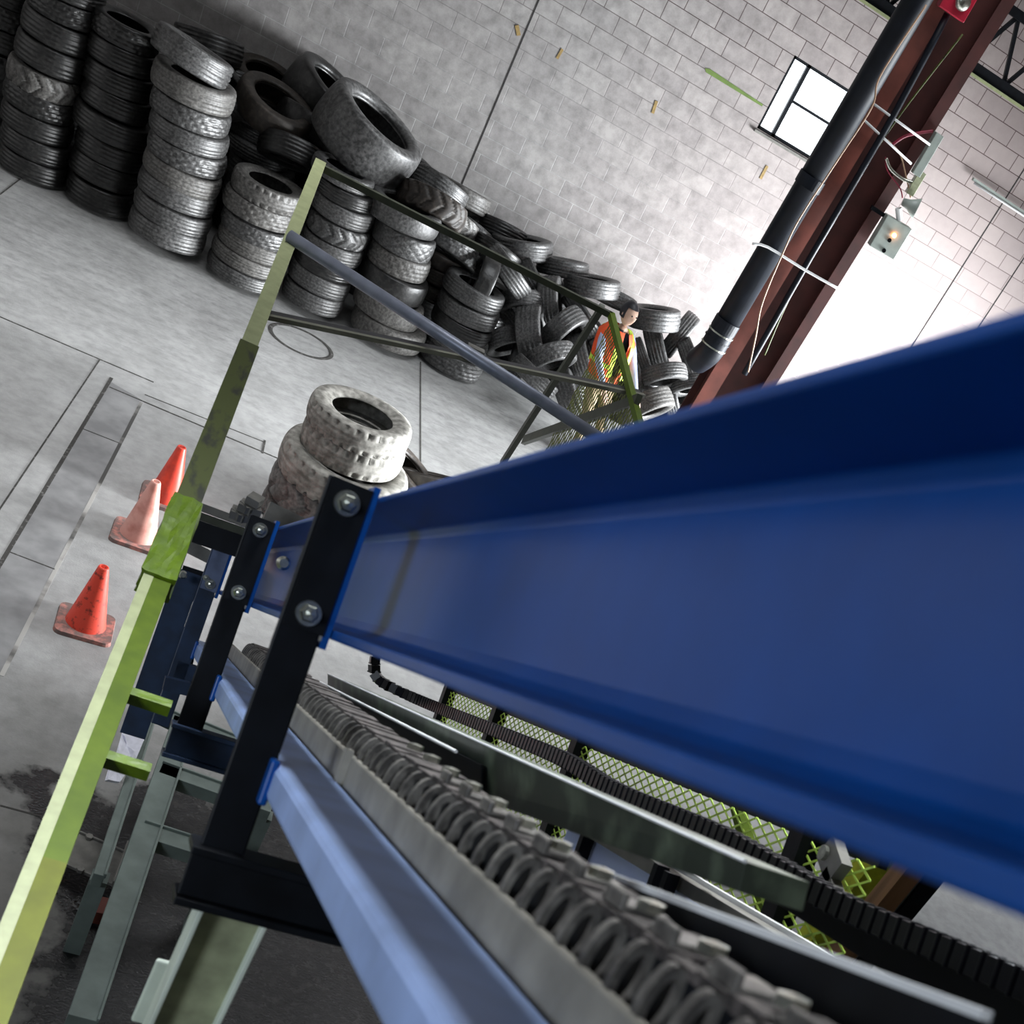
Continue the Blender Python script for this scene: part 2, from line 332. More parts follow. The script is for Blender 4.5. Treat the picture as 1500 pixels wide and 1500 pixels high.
# window
win = bpy.data.objects.new('window_1', None); COL.objects.link(win); win.location = (wx0, WY, wz0); struct(win)
bm = new(); fw = .035
for a in ((wx0 + fw / 2, wz0 + .45, fw, wz1 - wz0), (wx1 - fw / 2, wz0 + .45, fw, wz1 - wz0)): box(bm, (a[0], WY + .06, (wz0 + wz1) / 2), fw, .06, wz1 - wz0)
box(bm, ((wx0 + wx1) / 2, WY + .06, wz0 + fw / 2), wx1 - wx0, .06, fw); box(bm, ((wx0 + wx1) / 2, WY + .06, wz1 - fw / 2), wx1 - wx0, .06, fw)
mxx = onY(1159, 150, WY).x
box(bm, (mxx, WY + .06, (wz0 + wz1) / 2), .045, .06, wz1 - wz0)
zz = onY(1166, 152, WY).z
box(bm, ((mxx + wx1) / 2, WY + .06, zz), wx1 - mxx, .05, .03)
obj('window_frame', bm, M['black'], win)
for nm, (a, b_, c, d) in (('pane', (wx0, mxx, wz0, wz1)), ('pane', (mxx, wx1, wz0, zz)), ('pane', (mxx, wx1, zz, wz1))):
    bm = new(); box(bm, ((a + b_) / 2, WY + .07, (c + d) / 2), b_ - a, .006, d - c); obj(nm, bm, M['glass'], win)
bm = new(); box(bm, ((wx0 + wx1) / 2, WY - .02, wz0 - .03), wx1 - wx0 + .04, .05, .03); obj('window_sill', bm, M['greybox'], win)
# control joints in the block wall
M['joint'] = mat('dark_joint_sealant', (.02, .018, .018), .8)
for i, (a, b_) in enumerate((((735, 130), .014), ((1410, 390), .014), ((1469, 425), .014))):
    p = onY(*a, WY); bm = new(); box(bm, (p.x, WY - .001, 3.9), b_, .006, 7.8); struct(obj('trim_%d' % (i + 1), bm, M['joint']))
# saw-cut slab joints on the floor
def seam(i, a, b_, wd, m_='joint', h=.004):
    A = onZ(*a, 0); B = onZ(*b_, 0); bm = new(); bar(bm, A, B, wd, h); struct(obj('trim_%d' % i, bm, M[m_]))
M['seam'] = mat('dirt_filled_seam', (.035, .033, .03), .9, scale=30, col2=(.16, .155, .15), thresh=(.55, .75))
M['seampale'] = mat('pale_steel_edging', (.36, .35, .33), .6, scale=2.2, col2=(.06, .058, .055), thresh=(.42, .56))
M['slabdark'] = mat('darker_patch_concrete', (.17, .17, .172), .7, scale=5, col2=(.27, .27, .27), thresh=(.35, .7), bump=.1)
seam(4, (163.5, 553.5), (-12, 847), .028, 'seam'); seam(5, (207, 589.5), (2, 990), .026, 'seampale')
seam(6, (-5, 462), (225, 560), .018, 'seam'); seam(7, (160, 567), (420, 677), .02, 'seam'); seam(8, (146, 527), (-10, 760), .012, 'seam')
seam(9, (118, 627), (174, 649), .014, 'seam'); seam(10, (12, 808), (80, 834), .014, 'seam'); seam(11, (616, 530), (616, 720), .014, 'seam')
seam(12, (388, 645), (384, 664), .02, 'seam'); seam(13, (212, 578), (388, 648), .014, 'seam'); seam(14, (0, 1180), (75, 1200), .012, 'seam')
seam(15, (0, 285), (30, 262), .014, 'seam')
bm = new(); A, B, C_, D_ = onZ(163, 560, 0), onZ(206, 585, 0), onZ(2, 990, 0), onZ(-60, 930, 0)
for p in (A, B, C_, D_): p.z = .0015
v = [bm.verts.new(p) for p in (A, B, C_, D_)]; bm.faces.new(v); struct(obj('trim_16', bm, M['slabdark']))
# tyre-burn ring on the floor
bm = new(); c = onZ(441, 500, 0); rr = .30
lathe(bm, [(rr, 0.001), (rr + .02, .003), (rr + .05, .001)], 48, Vector((c.x, c.y, 0)))
tag(obj('tire_mark', bm, M['seam']), 'dark ring-shaped tire mark on the concrete floor below the guard frame', 'floor mark')
# paint streak and yellow scrawls on the wall
def blot(pts, wd, m_, name, label):
    bm = new()
    for a, b_ in zip(pts, pts[1:]): bar(bm, onY(*a, WY - .003), onY(*b_, WY - .003), .006, wd, up=Vector((0, 0, 1)))
    return tag(obj(name, bm, m_), label, 'wall mark')
M['greenmark'] = mat('green_spray_paint', (.10, .16, .03), .7); M['ochre'] = mat('ochre_spray_paint', (.25, .17, .06), .7, scale=30)
bm = new(); p = [onY(x, y, WY - .004) for x, y in ((1033, 100), (1040, 101), (1118, 153), (1116, 156), (1034, 106))]
vv = [bm.verts.new(q) for q in p]; bm.faces.new(vv); tag(obj('paint_streak', bm, M['greenmark']), 'green paint streak on the block wall left of the window', 'wall mark')
for pts, wd, lb in ((((962, 148), (956, 166)), .035, 'ochre paint scrawl at the middle of the block wall'), (((1124, 243), (1114, 262)), .035, 'ochre paint scrawl below the window beside the black pipe'),
                ((((757, 37), (760, 52))), .045, 'ochre paint scrawl left of the wall joint near the photo top'), (((824, 72), (816, 86)), .03, 'small ochre paint scrawl right of the wall joint near the photo top')):
    blot(pts, wd, M['ochre'], 'paint_scrawl', lb)
# ================================================================== TIRES
def tire_mesh(name, hw, kind, seg=112, bead=.60, sag=0):
    bm = new(); prof = []
    nt_ = 17
    for i in range(nt_): prof.append(['t', 1 - .035 * abs(2 * i / (nt_ - 1) - 1) ** 3, hw * .86 * (2 * i / (nt_ - 1) - 1)])
    top = [(.955, .93), (.90, 1.0), (.80, 1.02), (.70, .96), (.64, .84), (bead, .76), (bead - .005, .66), (.64, .64), (.72, .78), (.84, .84), (.92, .74), (.94, .4)]
    for r, z in top: prof.append(['s', r, z * hw])
    for r, z in top[::-1]: prof.append(['s', r, -z * hw])
    rings = []
    for j, (k, r, z) in enumerate(prof):
        ring = []
        for i in range(seg):
            th = 2 * math.pi * i / seg; rr = r
            if k == 't':
                u = j
                if kind == 'rib' and u in (3, 6, 10, 13): rr -= .028
                if kind == 'block':
                    if u in (4, 8, 12): rr -= .03
                    elif (i + (u // 4) * 2) % 5 == 0: rr -= .03
                if kind == 'lug' and (i + abs(u - 8) // 2) % 7 < 2 and u != 8: rr -= .055
                if kind == 'diamond' and ((i + u) % 8 == 0 or (i - u) % 8 == 0): rr -= .035
                if kind == 'shoulder' and (u < 4 or u > 12) and i % 4 == 0: rr -= .05
                if kind == 'shoulder' and u in (6, 10): rr -= .012
            x, y = rr * math.cos(th), rr * math.sin(th)
            if kind == 'lug' and k == 's' and r > .93 and i % 7 < 2: x *= .97; y *= .97
            z2 = z
            if sag: z2 = z + sag * math.cos(2 * th) * .5; x *= 1 + sag * .6
            ring.append(bm.verts.new((x, y, z2)))
        rings.append(ring)
    n = len(rings)
    for j in range(n):
        p, q = rings[j], rings[(j + 1) % n]
        for i in range(seg): bm.faces.new((p[i], p[(i + 1) % seg], q[(i + 1) % seg], q[i]))
    bmesh.ops.recalc_face_normals(bm, faces=bm.faces)
    me = bpy.data.meshes.new(name); bm.to_mesh(me); bm.free()
    for p in me.polygons: p.use_smooth = True
    return me
TM = {}
def tmesh(kind, mk, hw):
    hw = round(hw * 20) / 20; key = (kind, mk, hw)
    if key not in TM:
        me = tire_mesh('tire_' + kind, hw, kind, bead=.60 if kind != 'smooth' else .66, sag=.10 if kind == 'sag' else 0)
        me.materials.append(M[mk]); TM[key] = me
    return TM[key]
def tire(c, R, width, axis, kind='rib', mk='rub', label='', group=None):
    o = bpy.data.objects.new('tire', tmesh(kind, mk, width / 2 / R)); COL.objects.link(o)
    ax = Vector(axis).normalized(); q = ax.to_track_quat('Z', 'X')
    o.rotation_mode = 'QUATERNION'
    sp = random.uniform(0, 6.28)
    o.rotation_quaternion = q @ Matrix.Rotation(sp, 3, 'Z').to_quaternion() if kind != 'sag' else q
    k = (width / 2 / R) / (round(width / 2 / R * 20) / 20)
    o.scale = (R, R, R * k); o.location = c
    tag(o, label, 'tire', group); return o
ORD = ['topmost', 'second from top', 'third from top', 'fourth from top', 'fifth from top', 'sixth from top', 'seventh from top', 'eighth from top', 'ninth from top', 'tenth from top', 'eleventh from top', 'twelfth from top']
def stack(desc, bottom_px, cs, R, group, kinds=None, mk='rub', yc=None, floorcap=True):
    """cs: list of (px, py, scale) middle of each visible tread band, top first."""
    if yc is None:
        base = onZ(*bottom_px, 0); yf = base.y
    else: yf = yc - R
    P = []
    for c in cs:
        r_ = R * (c[2] if len(c) > 2 else 1); yc_ = yf + R
        p = onY(c[0], c[1], yc_ - r_); P.append((Vector((p.x, yc_, p.z)), r_))
    n = len(P)
    for i, (p, r_) in enumerate(P):
        zt = P[i - 1][0].z if i else p.z + (p.z - P[i + 1][0].z if n > 1 else .2)
        zb = P[i + 1][0].z if i < n - 1 else max(0, 2 * p.z - zt) if i else 0
        wd = min(.30, max(.12, (zt - zb) / 2 * .97))
        if i == n - 1: wd = min(.30, max(.12, (zt - p.z))); 
        if i == n - 1 and floorcap: p = Vector((p.x, p.y, max(wd / 2, p.z)))
        k = (kinds or 'rbrsrbrdrbrr')[i]; kd = {'r': 'rib', 'b': 'block', 'l': 'lug', 'd': 'diamond', 's': 'shoulder', 'm': 'smooth'}[k.lower()]
        mm = mk if isinstance(mk, str) else mk[min(i, 99) % len(mk)]
        ti = (random.uniform(-.035, .035), random.uniform(-.035, .035), 1)
        if i == 0 and 'grey' in desc: ti = (.12, .16, 1)
        tire(p, r_, wd, ti, kd, mm, '%s tire, %s of the %s' % ({'rub': 'worn black', 'rub_dark': 'dark black', 'rub_dust': 'dusty grey', 'rub_brown': 'brownish', 'rub_white': 'mud-whitened'}[mm], ORD[i] if i < n - 1 else 'bottom', desc), group)
g = 'tires stacked in front of the block wall'
stack('leftmost dark stack', None, [(6, -6), (2, 28), (-2, 62), (-8, 96), (-14, 130), (-20, 165)], .34, g, mk=['rub_dark'], yc=15.9, floorcap=False)
stack('tall dark stack with a lugged tire', (40, 270), [(95, -46), (88, -14), (83, 16), (74, 50), (64, 88), (52, 124), (46, 155), (42, 187), (41, 220), (37, 250)], .34, g, 'rrbrrlbrrrr', ['rub_dark', 'rub_dark', 'rub_dark', 'rub_dark', 'rub_dark', 'rub_dust', 'rub_dark'])
stack('second tall stack from the left', (140, 318), [(174, 52), (169, 86), (164, 122), (160, 156), (153, 192, 1.14), (151, 226), (142, 258), (137, 292)], .33, g, 'brrrrrrr', 'rub_dark')
stack('tallest grey stack', (236, 380), [(272, 92), (274, 137, 1.04), (270, 173), (268, 204), (265, 235), (258, 264), (250, 293), (244, 322), (236, 350)], .385, g, 'rrbrbrrrr', ['rub', 'rub_dust', 'rub', 'rub'])
stack('short stack left of the guard frame', (352, 432), [(387, 291), (374, 317), (371, 346), (366, 370), (356, 390), (349, 410)], .375, g, 'sbbrrr', ['rub_dust', 'rub_dust', 'rub'])
stack('stack right behind the guard frame corner', (450, 468), [(499, 266), (503, 292), (499, 317), (492, 346), (483, 372), (474, 396), (464, 420), (455, 445)], .335, g, 'rrrlrrrr', ['rub', 'rub_dark', 'rub', 'rub'])
stack('stack with the diamond tread', (572, 522), [(590, 326, 1.18), (590, 362), (583, 393), (575, 425, 1.1), (567, 462, 1.15), (567, 497, 1.25)], .34, g, 'mdbmmm', ['rub', 'rub', 'rub_dust', 'rub_dark', 'rub_dust', 'rub_dust'])
stack('short leaning stack inside the guard frame', (664, 558), [(694, 441), (686, 467), (676, 490), (670, 512), (662, 540, 1.05)], .36, g, 'rrrrb', ['rub', 'rub', 'rub_dark'])
stack('hidden stack left of the frame', None, [(367, 198, .85), (371, 228, 1.1), (376, 262, 1.1), (370, 300, 1.1)], .33, g, 'rrrr', 'rub', yc=16.2, floorcap=False)
stack('half hidden stack behind the frame corner', None, [(547, 277), (545, 305), (540, 335), (535, 366)], .30, g, 'rrrr', 'rub_dark', yc=16.3, floorcap=False)
stack('brown stack behind the pipe brace', None, [(645, 388), (640, 410), (634, 434)], .36, g, 'mrr', 'rub_brown', yc=15.9, floorcap=False)
def pt(px, py, y, R, wd, al, be, kind='rib', mk='rub', label='', group='loose tires heaped against the block wall'):
    al = math.radians(al); be = math.radians(be)
    ax = (X * math.cos(al) + Y * math.sin(al)) * math.cos(be) - ray(px, py).normalized() * math.sin(be)
    return tire(onY(px, py, y), R, wd, ax, kind, mk, label, group)
# (px, py, y, R, width, image angle of axle, tilt to viewer, kind, material, label)
PILE = [
 (305, 66, 16.2, .36, .24, 82, 22, 'rib', 'rub_dark', 'dark tire lying on top of the heap at the upper left, behind the tallest stack'),
 (330, 118, 16.3, .33, .2, 82, 15, 'rib', 'rub_dark', 'dark tire in shadow below the topmost tire of the heap'),
 (335, 135, 15.9, .28, .2, 20, 10, 'rib', 'rub', 'tire wedged upright right of the tallest stack'),
 (388, 120, 16.4, .36, .22, 72, 38, 'smooth', 'rub_brown', 'brown tire with its hole showing, behind a second brown one'),
 (402, 160, 15.9, .42, .27, 62, 36, 'smooth', 'rub_brown', 'large brown tire with its hole facing the viewer'),
 (350, 160, 16.2, .34, .24, 80, 10, 'rib', 'rub_dark', 'dark tire in shadow beside the large brown tire'),
 (425, 222, 15.7, .34, .24, 75, 10, 'rib', 'rub_dark', 'dark tire under the large brown tire'),
 (478, 146, 16.0, .46, .40, 48, 25, 'smooth', 'rub_dark', 'big dark truck tire leaning on the wall, left of the largest one'),
 (538, 200, 15.7, .57, .52, 50, 26, 'smooth', 'rub', 'largest smooth truck tire leaning on the wall with its hole facing right'),
 (455, 190, 16.0, .40, .25, 60, 10, 'smooth', 'rub_dark', 'dark tire below the leaning truck tires'),
 (601, 243, 16.4, .27, .24, 58, 22, 'rib', 'rub', 'small tire against the wall right of the largest truck tire'),
 (595, 285, 16.3, .33, .2, 75, 10, 'rib', 'rub_dark', 'dark tire under the largest truck tire'),
 (645, 276, 16.2, .33, .22, 60, 10, 'rib', 'rub', 'tire on its tread edge leaning right, left of the control joint'),
 (677, 286, 16.4, .34, .2, 66, 18, 'rib', 'rub_dust', 'grey tire with open hole right below the wall control joint'),
 (687, 318, 16.5, .28, .2, 75, 4, 'rib', 'rub_dust', 'light grey tire below the open-holed one at the control joint'),
 (632, 303, 15.8, .40, .27, 68, 8, 'lug', 'rub_brown', 'brown lugged truck tire above the guard frame top rail'),
 (660, 322, 15.9, .33, .2, 60, 8, 'lug', 'rub_dust', 'grey lugged tire just above the top rail'),
 (690, 341, 16.4, .27, .2, 58, 6, 'rib', 'rub', 'small tire right of the lugged pair'),
 (657, 357, 15.7, .35, .22, 62, 8, 'block', 'rub', 'bright block-tread tire just under the top rail'),
 (679, 376, 15.9, .31, .2, 55, 8, 'rib', 'rub', 'tire right of the bright block-tread tire'),
 (664, 400, 16.1, .30, .2, 75, 8, 'lug', 'rub_dust', 'small lugged grey tire beside the brown stack'),
 (704, 414, 15.6, .34, .2, 150, 25, 'smooth', 'rub_dark', 'dark smooth tire standing behind the short leaning stack'),
 (731, 338, 16.4, .34, .2, 70, 14, 'rib', 'rub_dark', 'dark tire at the top of the right heap next to the wall'),
 (764, 362, 16.1, .37, .22, 84, 26, 'rib', 'rub', 'large open-holed tire crowning the right heap'),
 (824, 392, 16.3, .32, .2, 82, 22, 'rib', 'rub', 'second crowning tire of the right heap'),
 (867, 419, 16.1, .35, .21, 82, 24, 'rib', 'rub', 'third crowning tire, above the frame corner'),
 (900, 438, 16.2, .28, .17, 68, 12, 'rib', 'rub', 'thin tire half under the third crowning tire'),
 (744, 400, 15.8, .34, .22, 38, 6, 'rib', 'rub', 'slanting tire below the large crowning tire'),
 (781, 410, 16.0, .28, .19, 30, 6, 'rib', 'rub', 'slanting tire under the second crowning tire'),
 (725, 372, 16.1, .33, .2, 60, 8, 'rib', 'rub_dark', 'dark tire left of the slanting tire, crossed by the top rail'),
 (765, 445, 15.7, .27, .2, 90, 3, 'rib', 'rub', 'tire lying flat inside the frame, left of an upright one'),
 (808, 443, 15.7, .30, .24, 2, 6, 'rib', 'rub', 'upright tire inside the frame right of the flat one'),
 (743, 462, 15.8, .26, .17, 42, 6, 'rib', 'rub', 'slanting small tire right of the leaning stack'),
 (779, 487, 15.4, .31, .29, 4, 5, 'rib', 'rub', 'upright wide tire in the middle of the frame'),
 (825, 483, 15.5, .31, .24, 128, 6, 'rib', 'rub', 'tire rising to the right beside the mesh panel edge'),
 (851, 462, 15.9, .30, .2, 35, 8, 'rib', 'rub_dark', 'dark tire behind the mesh panel corner'),
 (741, 499, 15.4, .27, .2, 106, 5, 'rib', 'rub', 'tire low in the heap right of the leaning stack'),
 (806, 525, 15.2, .31, .21, 107, 5, 'block', 'rub', 'low tire above the flat steel angle'),
 (760, 524, 15.5, .30, .2, 160, 12, 'rib', 'rub_dark', 'dark tire behind the low ones above the steel angle'),
 (782, 553, 15.0, .31, .2, 48, 8, 'rib', 'rub', 'lowest slanting tire under the steel angle'),
 (837, 505, 15.8, .27, .2, 40, 5, 'rib', 'rub_dark', 'dark tire just left of the mesh panel edge'),
 (851, 522, 15.6, .27, .22, 15, 6, 'rib', 'rub', 'tire seen through the upper mesh panel, left one'),
 (880, 506, 15.9, .27, .24, 30, 6, 'rib', 'rub', 'tire seen through the upper mesh panel, right one'),
 (832, 578, 15.0, .29, .24, 20, 6, 'rib', 'rub', 'lower tire seen through the mesh panel'),
 (958, 466, 16.1, .33, .25, 84, 24, 'rib', 'rub', 'open-holed tire right behind the person'),
 (995, 490, 16.2, .31, .2, 138, 12, 'rib', 'rub', 'tilted tire between the holed tire and the black pipe'),
 (962, 513, 15.8, .29, .22, 15, 5, 'rib', 'rub', 'upright tire below the holed tire behind the person'),
 (1011, 528, 15.9, .28, .19, 22, 5, 'rib', 'rub', 'upright tire left of the pipe elbow'),
 (972, 551, 15.6, .30, .19, 100, 4, 'rib', 'rub', 'flat-lying tire right of the person'),
 (1013, 564, 15.7, .27, .17, 98, 4, 'rib', 'rub', 'flat-lying tire at the foot of the black pipe'),
 (940, 526, 15.8, .26, .17, 22, 5, 'rib', 'rub', 'tire half hidden behind the arm of the person'),
 (934, 560, 15.5, .29, .19, 25, 5, 'rib', 'rub', 'upright tire right of the frame rail end'),
 (953, 592, 15.3, .29, .24, 110, 5, 'rib', 'rub_dust', 'bright low tire at the right foot of the heap'),
 (983, 581, 15.6, .25, .17, 12, 5, 'rib', 'rub', 'small upright tire at the foot of the heap'),
 (1012, 590, 15.7, .28, .18, 60, 8, 'rib', 'rub_dark', 'dark tire half hidden by the blue beam at the heap foot'),
 (1040, 545, 16.2, .28, .18, 30, 8, 'rib', 'rub_dark', 'dark tire behind the pipe elbow'),
]
Q = [[onY(q[0], q[1], q[2]), q[3]] for q in PILE]
for it in range(60):                                             # spread the heap in depth so that the tires rest against, not inside, each other
    for i in range(len(Q)):
        for j in range(i):
            a, b_ = Q[i], Q[j]; d = (a[0] - b_[0]).length
            if d < .60 * (a[1] + b_[1]):
                f, n_ = (a, b_) if a[0].y > b_[0].y else (b_, a)
                for o_, k_ in ((f, 1.004), (n_, .996)):
                    y_ = (o_[0].y) * k_
                    if 14.0 < y_ < WY - o_[1] * .75: o_[0] = CAM + (o_[0] - CAM) * k_; o_[1] *= k_
for o_ in Q:
    if o_[0].y > WY - o_[1] - .02:
        k_ = (WY - o_[1] - .02) / o_[0].y; o_[0] = CAM + (o_[0] - CAM) * k_; o_[1] *= k_
for q, (p_, r_) in zip(PILE, Q): pt(q[0], q[1], p_.y, r_, q[4] * r_ / q[3], *q[5:])
for i, x in enumerate((-3.4, -2.7, -2.0, -1.3, -.6, .1, .8, 1.5, 2.2, 2.9, 3.6, 4.3, 5.0, 5.7)):
    for j in range(5 if x < 1.2 else 3):
        tire((x + .05 * math.sin(i * 3 + j), 16.5 + .05 * math.sin(j * 5 + i), .13 + j * .255), .335, .25, (.04 * math.sin(j), .03 * math.cos(i + j), 1), 'rib', 'rub_dark', 'shadowed dark tire in the back row of stacks against the block wall', 'back row of stacks against the wall')
# the muddy stack standing free on the floor
gb = onZ(470, 800, 0)
def freest(cs):
    pts = []
    y0 = gb.y + .35
    for px, py, R, wd, kd, mk, lb in cs:
        p = onY(px, py, y0); tire(p, R, wd, (random.uniform(-.04, .04), random.uniform(-.03, .03), 1), kd, mk, lb, 'muddy truck tires standing alone')
freest([(527, 618, .415, .21, 'shoulder', 'rub_white', 'mud-whitened tire on top of the free-standing stack'),
        (518, 650, .415, .22, 'shoulder', 'rub_white', 'mud-whitened tire second from top of the free-standing stack'),
        (504, 690, .525, .26, 'shoulder', 'rub_white', 'wide pale tire third from top of the free-standing stack'),
        (489, 727, .525, .26, 'lug', 'rub_dust', 'lugged grey tire fourth from top of the free-standing stack'),
        (474, 764, .525, .26, 'lug', 'rub_dust', 'lugged grey bottom tire of the free-standing stack')])
for px, py, R, lb, al in ((592, 700, .38, 'brown tire leaning against the right side of the free-standing stack', 38), (627, 714, .34, 'dark tire lying furthest right beside the free-standing stack', 80)):
    pt(px, py, gb.y + .9, R, .24, al, 14, 'smooth', 'rub_brown', lb, 'tires beside the free-standing stack')
# ================================================================== TRAFFIC CONES
def cone(tip, base, mk, label, rot):
    b0 = onZ(*base, 0); t0 = onY(*tip, b0.y); H = t0.z
    e = thing('traffic_cone', label, 'cone', (b0.x, b0.y, 0), 'traffic cones on the floor left of the machine'); k = H / .5
    R = Matrix.Rotation(rot, 3, 'Z'); ax = (R @ Vector((1, 0, 0)), R @ Vector((0, 1, 0)), Vector((0, 0, 1)))
    bm = new(); s = .185 * k; c = .05 * k; pts = []
    for (sx_, sy_) in ((1, 1), (-1, 1), (-1, -1), (1, -1)):
        cc = (sx_ * (s - c), sy_ * (s - c)); a0 = math.atan2(sy_, sx_) - math.pi / 4
        for j in range(5): a = a0 + j * math.pi / 8; pts.append((cc[0] + c * math.cos(a), cc[1] + c * math.sin(a)))
    lo = [bm.verts.new(Vector((b0.x, b0.y, 0)) + ax[0] * x + ax[1] * y) for x, y in pts]
    hi = [bm.verts.new(Vector((b0.x, b0.y, .028 * k)) + ax[0] * x * .97 + ax[1] * y * .97) for x, y in pts]
    bm.faces.new(lo[::-1]); bm.faces.new(hi)
    for i in range(len(pts)): bm.faces.new((lo[i], lo[(i + 1) % len(pts)], hi[(i + 1) % len(pts)], hi[i]))
    obj('cone_base', bm, M['conebase'], e)
    bm = new(); lathe(bm, [(.13 * k, .028 * k), (.126 * k, .045 * k), (.035 * k, H - .01), (.03 * k, H), (.022 * k, H), (.022 * k, H - .08)], 40, Vector((b0.x, b0.y, 0)))
    obj('cone_body', bm, mk, e, smooth=True)
cone((155, 831), (124, 917), M['conedirty'], 'scuffed orange traffic cone standing nearest the viewer', .1)
cone((228.5, 704.7), (201, 788), M['conefade'], 'faded pinkish traffic cone in the middle of the three', .05)
cone((267, 654.5), (240, 732), M['cone'], 'bright orange traffic cone furthest back beside the green rail', .08)
# ================================================================== COLUMN, PIPE AND FITTINGS BY THE WALL
CY = 14.2
def pc(px, py, y=CY): return onY(px, py, y)
aL, aR = pc(1300, 150), pc(1430, 150)    # faces of the column at that height
# column axis is vertical: take x from a mid height
xl = pc(1187, 300).x; xr = pc(1300, 300).x
e = thing('steel_column', 'rust-red wide-flange steel column rising in front of the block wall', 'column', ((xl + xr) / 2, CY, 0))
wcol = xr - xl
bm = new(); box(bm, (xl + wcol * .12, CY, 6), wcol * .24, .02, 11.9); obj('flange', bm, M['rust'], e)
x1 = xl + wcol * .24
bm = new(); box(bm, (xl + wcol * .12, CY + .35, 6), wcol * .24, .02, 11.9); box(bm, (xl + wcol * .12, CY + .17, 6), .02, .34, 11.9); obj('web', bm, M['rustshade'], e)
bm = new(); box(bm, (xl + wcol * .60, CY + .22, 6), wcol * .72, .03, 11.9); obj('back_plate', bm, M['rustshade'], e)
bm = new(); box(bm, (xr - wcol * .09, CY + .02, 6), wcol * .18, .02, 11.9); box(bm, (xr - wcol * .09, CY + .12, 6), .02, .2, 11.9); obj('flange', bm, M['rustshade'], e)
bm = new(); box(bm, ((xl + xr) / 2, CY + .17, .02), wcol + .2, .5, .04); obj('base_plate', bm, M['rustshade'], e)
rp = (pc(1187, 300).x - pc(1145, 300).x) / 2; CP = CY - rp - .03; xp = (pc(1145, 300, CP).x + pc(1187, 300, CP).x) / 2
zel = pc(1062, 480).z
e = thing('downpipe', 'thick black vertical pipe left of the rust-red column', 'pipe', (xp, CP, 0))
bm = new(); tube(bm, [(xp, CP, zel), (xp, CP, 11.95)], rp, 28); obj('pipe', bm, M['pipeblack'], e, smooth=True)
for pz in (pc(1062, 470).z, pc(1185, 262).z):
    bm = new(); tube(bm, [(xp, CP, pz - .06), (xp, CP, pz + .06)], rp * 1.08, 28); obj('pipe_collar', bm, M['pipeblack'], e)
bm = new(); tube(bm, spline([(xp, CP, zel + .05), (xp, CP, zel - .22), (xp, CP + .08, zel - .34), (xp, CP + .22, zel - .46)]), rp * 1.05, 24); obj('elbow', bm, M['pipeblack'], e, smooth=True)
for i in range(3):
    bm = new(); tube(bm, [(xp, CP, zel - .02 - i * .08), (xp, CP, zel - .035 - i * .08)], rp * 1.12, 24); obj('hose_clamp', bm, M['pipeblack'] if i % 2 else M['bolt'], e)
z3 = pc(1240, 300).z                                              # both stand very slightly out of plumb
for o_ in [o for o in COL.objects if o.name in ('steel_column', 'downpipe')]:
    o_.rotation_euler.y = .030; o_.location.x -= math.sin(.030) * z3 * .9
# thin conduits and cables running down the column
def cable(name, pts, r, m_, label, cat='cable', y=CY - .06, n=8):
    bm = new(); tube(bm, spline([onY(a, b_, y) for a, b_ in pts], n), r, 8); return tag(obj(name, bm, m_, smooth=True), label, cat)
cable('conduit', [(1388, 20), (1310, 167), (1187, 377), (1127, 483), (1090, 548)], .036, M['pipeblack'], 'black conduit running down the middle of the rust-red column', 'conduit', y=CY - .10, n=2)
cable('cable', [(1357, 7), (1290, 110), (1277, 157), (1230, 230), (1173, 317), (1147, 370), (1117, 443), (1107, 493), (1096, 545)], .009, M['wirebrown'], 'thin tan cable wandering down in front of the black pipe', y=CP - rp - .02)
cable('cable', [(1410, 50), (1310, 180), (1240, 290), (1160, 430), (1120, 520)], .010, M['dirtygreen'], 'thin yellow-green cable along the black conduit')
cable('strap', [(1102, 357), (1125, 362), (1175, 393), (1230, 424)], .014, M['white'], 'pale wire strap wrapped across pipe and column', 'strap', y=CP - rp - .01, n=3)
for a, b_, lb in (((1281, 153), (1362, 212), 'upper'), ((1266, 176), (1335, 240), 'lower')):
    cable('tie_rod', [a, b_], .012, M['white'], '%s of two pale steel tie rods crossing the column' % lb, 'rod', y=CY - .1, n=1)
cable('cable', [(1300, 205), (1318, 225), (1328, 262), (1334, 290)], .008, M['wirebrown'], 'tan cable looping down to the emergency lamp')
cable('cable', [(1297, 230), (1300, 250), (1318, 275), (1322, 290)], .007, M['redwire'], 'thin dark red cable looping down to the emergency lamp')
cable('flexible_conduit', [(1298, 232), (1305, 248), (1322, 262), (1340, 268)], .018, M['bolt'], 'short grey flexible conduit curving below the tie rods', 'conduit')
cable('cable', [(1307, 212), (1325, 200), (1345, 195), (1366, 192)], .016, M['redwire'], 'dark red cable bundle knotted on the column right flange')
# emergency light unit
e = thing('emergency_light', 'grey emergency light unit with amber lamp hanging from the column', 'emergency light', pc(1303, 345, CY - .1))
c = pc(1303, 346, CY - .1); s_ = 1 / (FPX / ((c - CAM).dot(F)))
bm = new(); box(bm, c, 44 * s_, .12, 48 * s_); obj('housing', bm, M['box'], e, bevel=.008)
c2 = pc(1325, 322, CY - .14)
bm = new(); tube(bm, [pc(1310, 345, CY - .19), pc(1310, 345, CY - .17)], 3.4 * s_, 14); obj('indicator_lamp', bm, M['led'], e)
for a in ((1303, 352), (1295, 367)):
    bm = new(); tube(bm, [pc(*a, CY - .175), pc(*a, CY - .155)], 3 * s_, 12); obj('knob', bm, M['black'], e)
bm = new(); p0, p1 = pc(1322, 295, CY - .14), pc(1344, 306, CY - .2); d = (p1 - p0).normalized(); a_ = d.cross(Vector((0, 0, 1))).normalized()
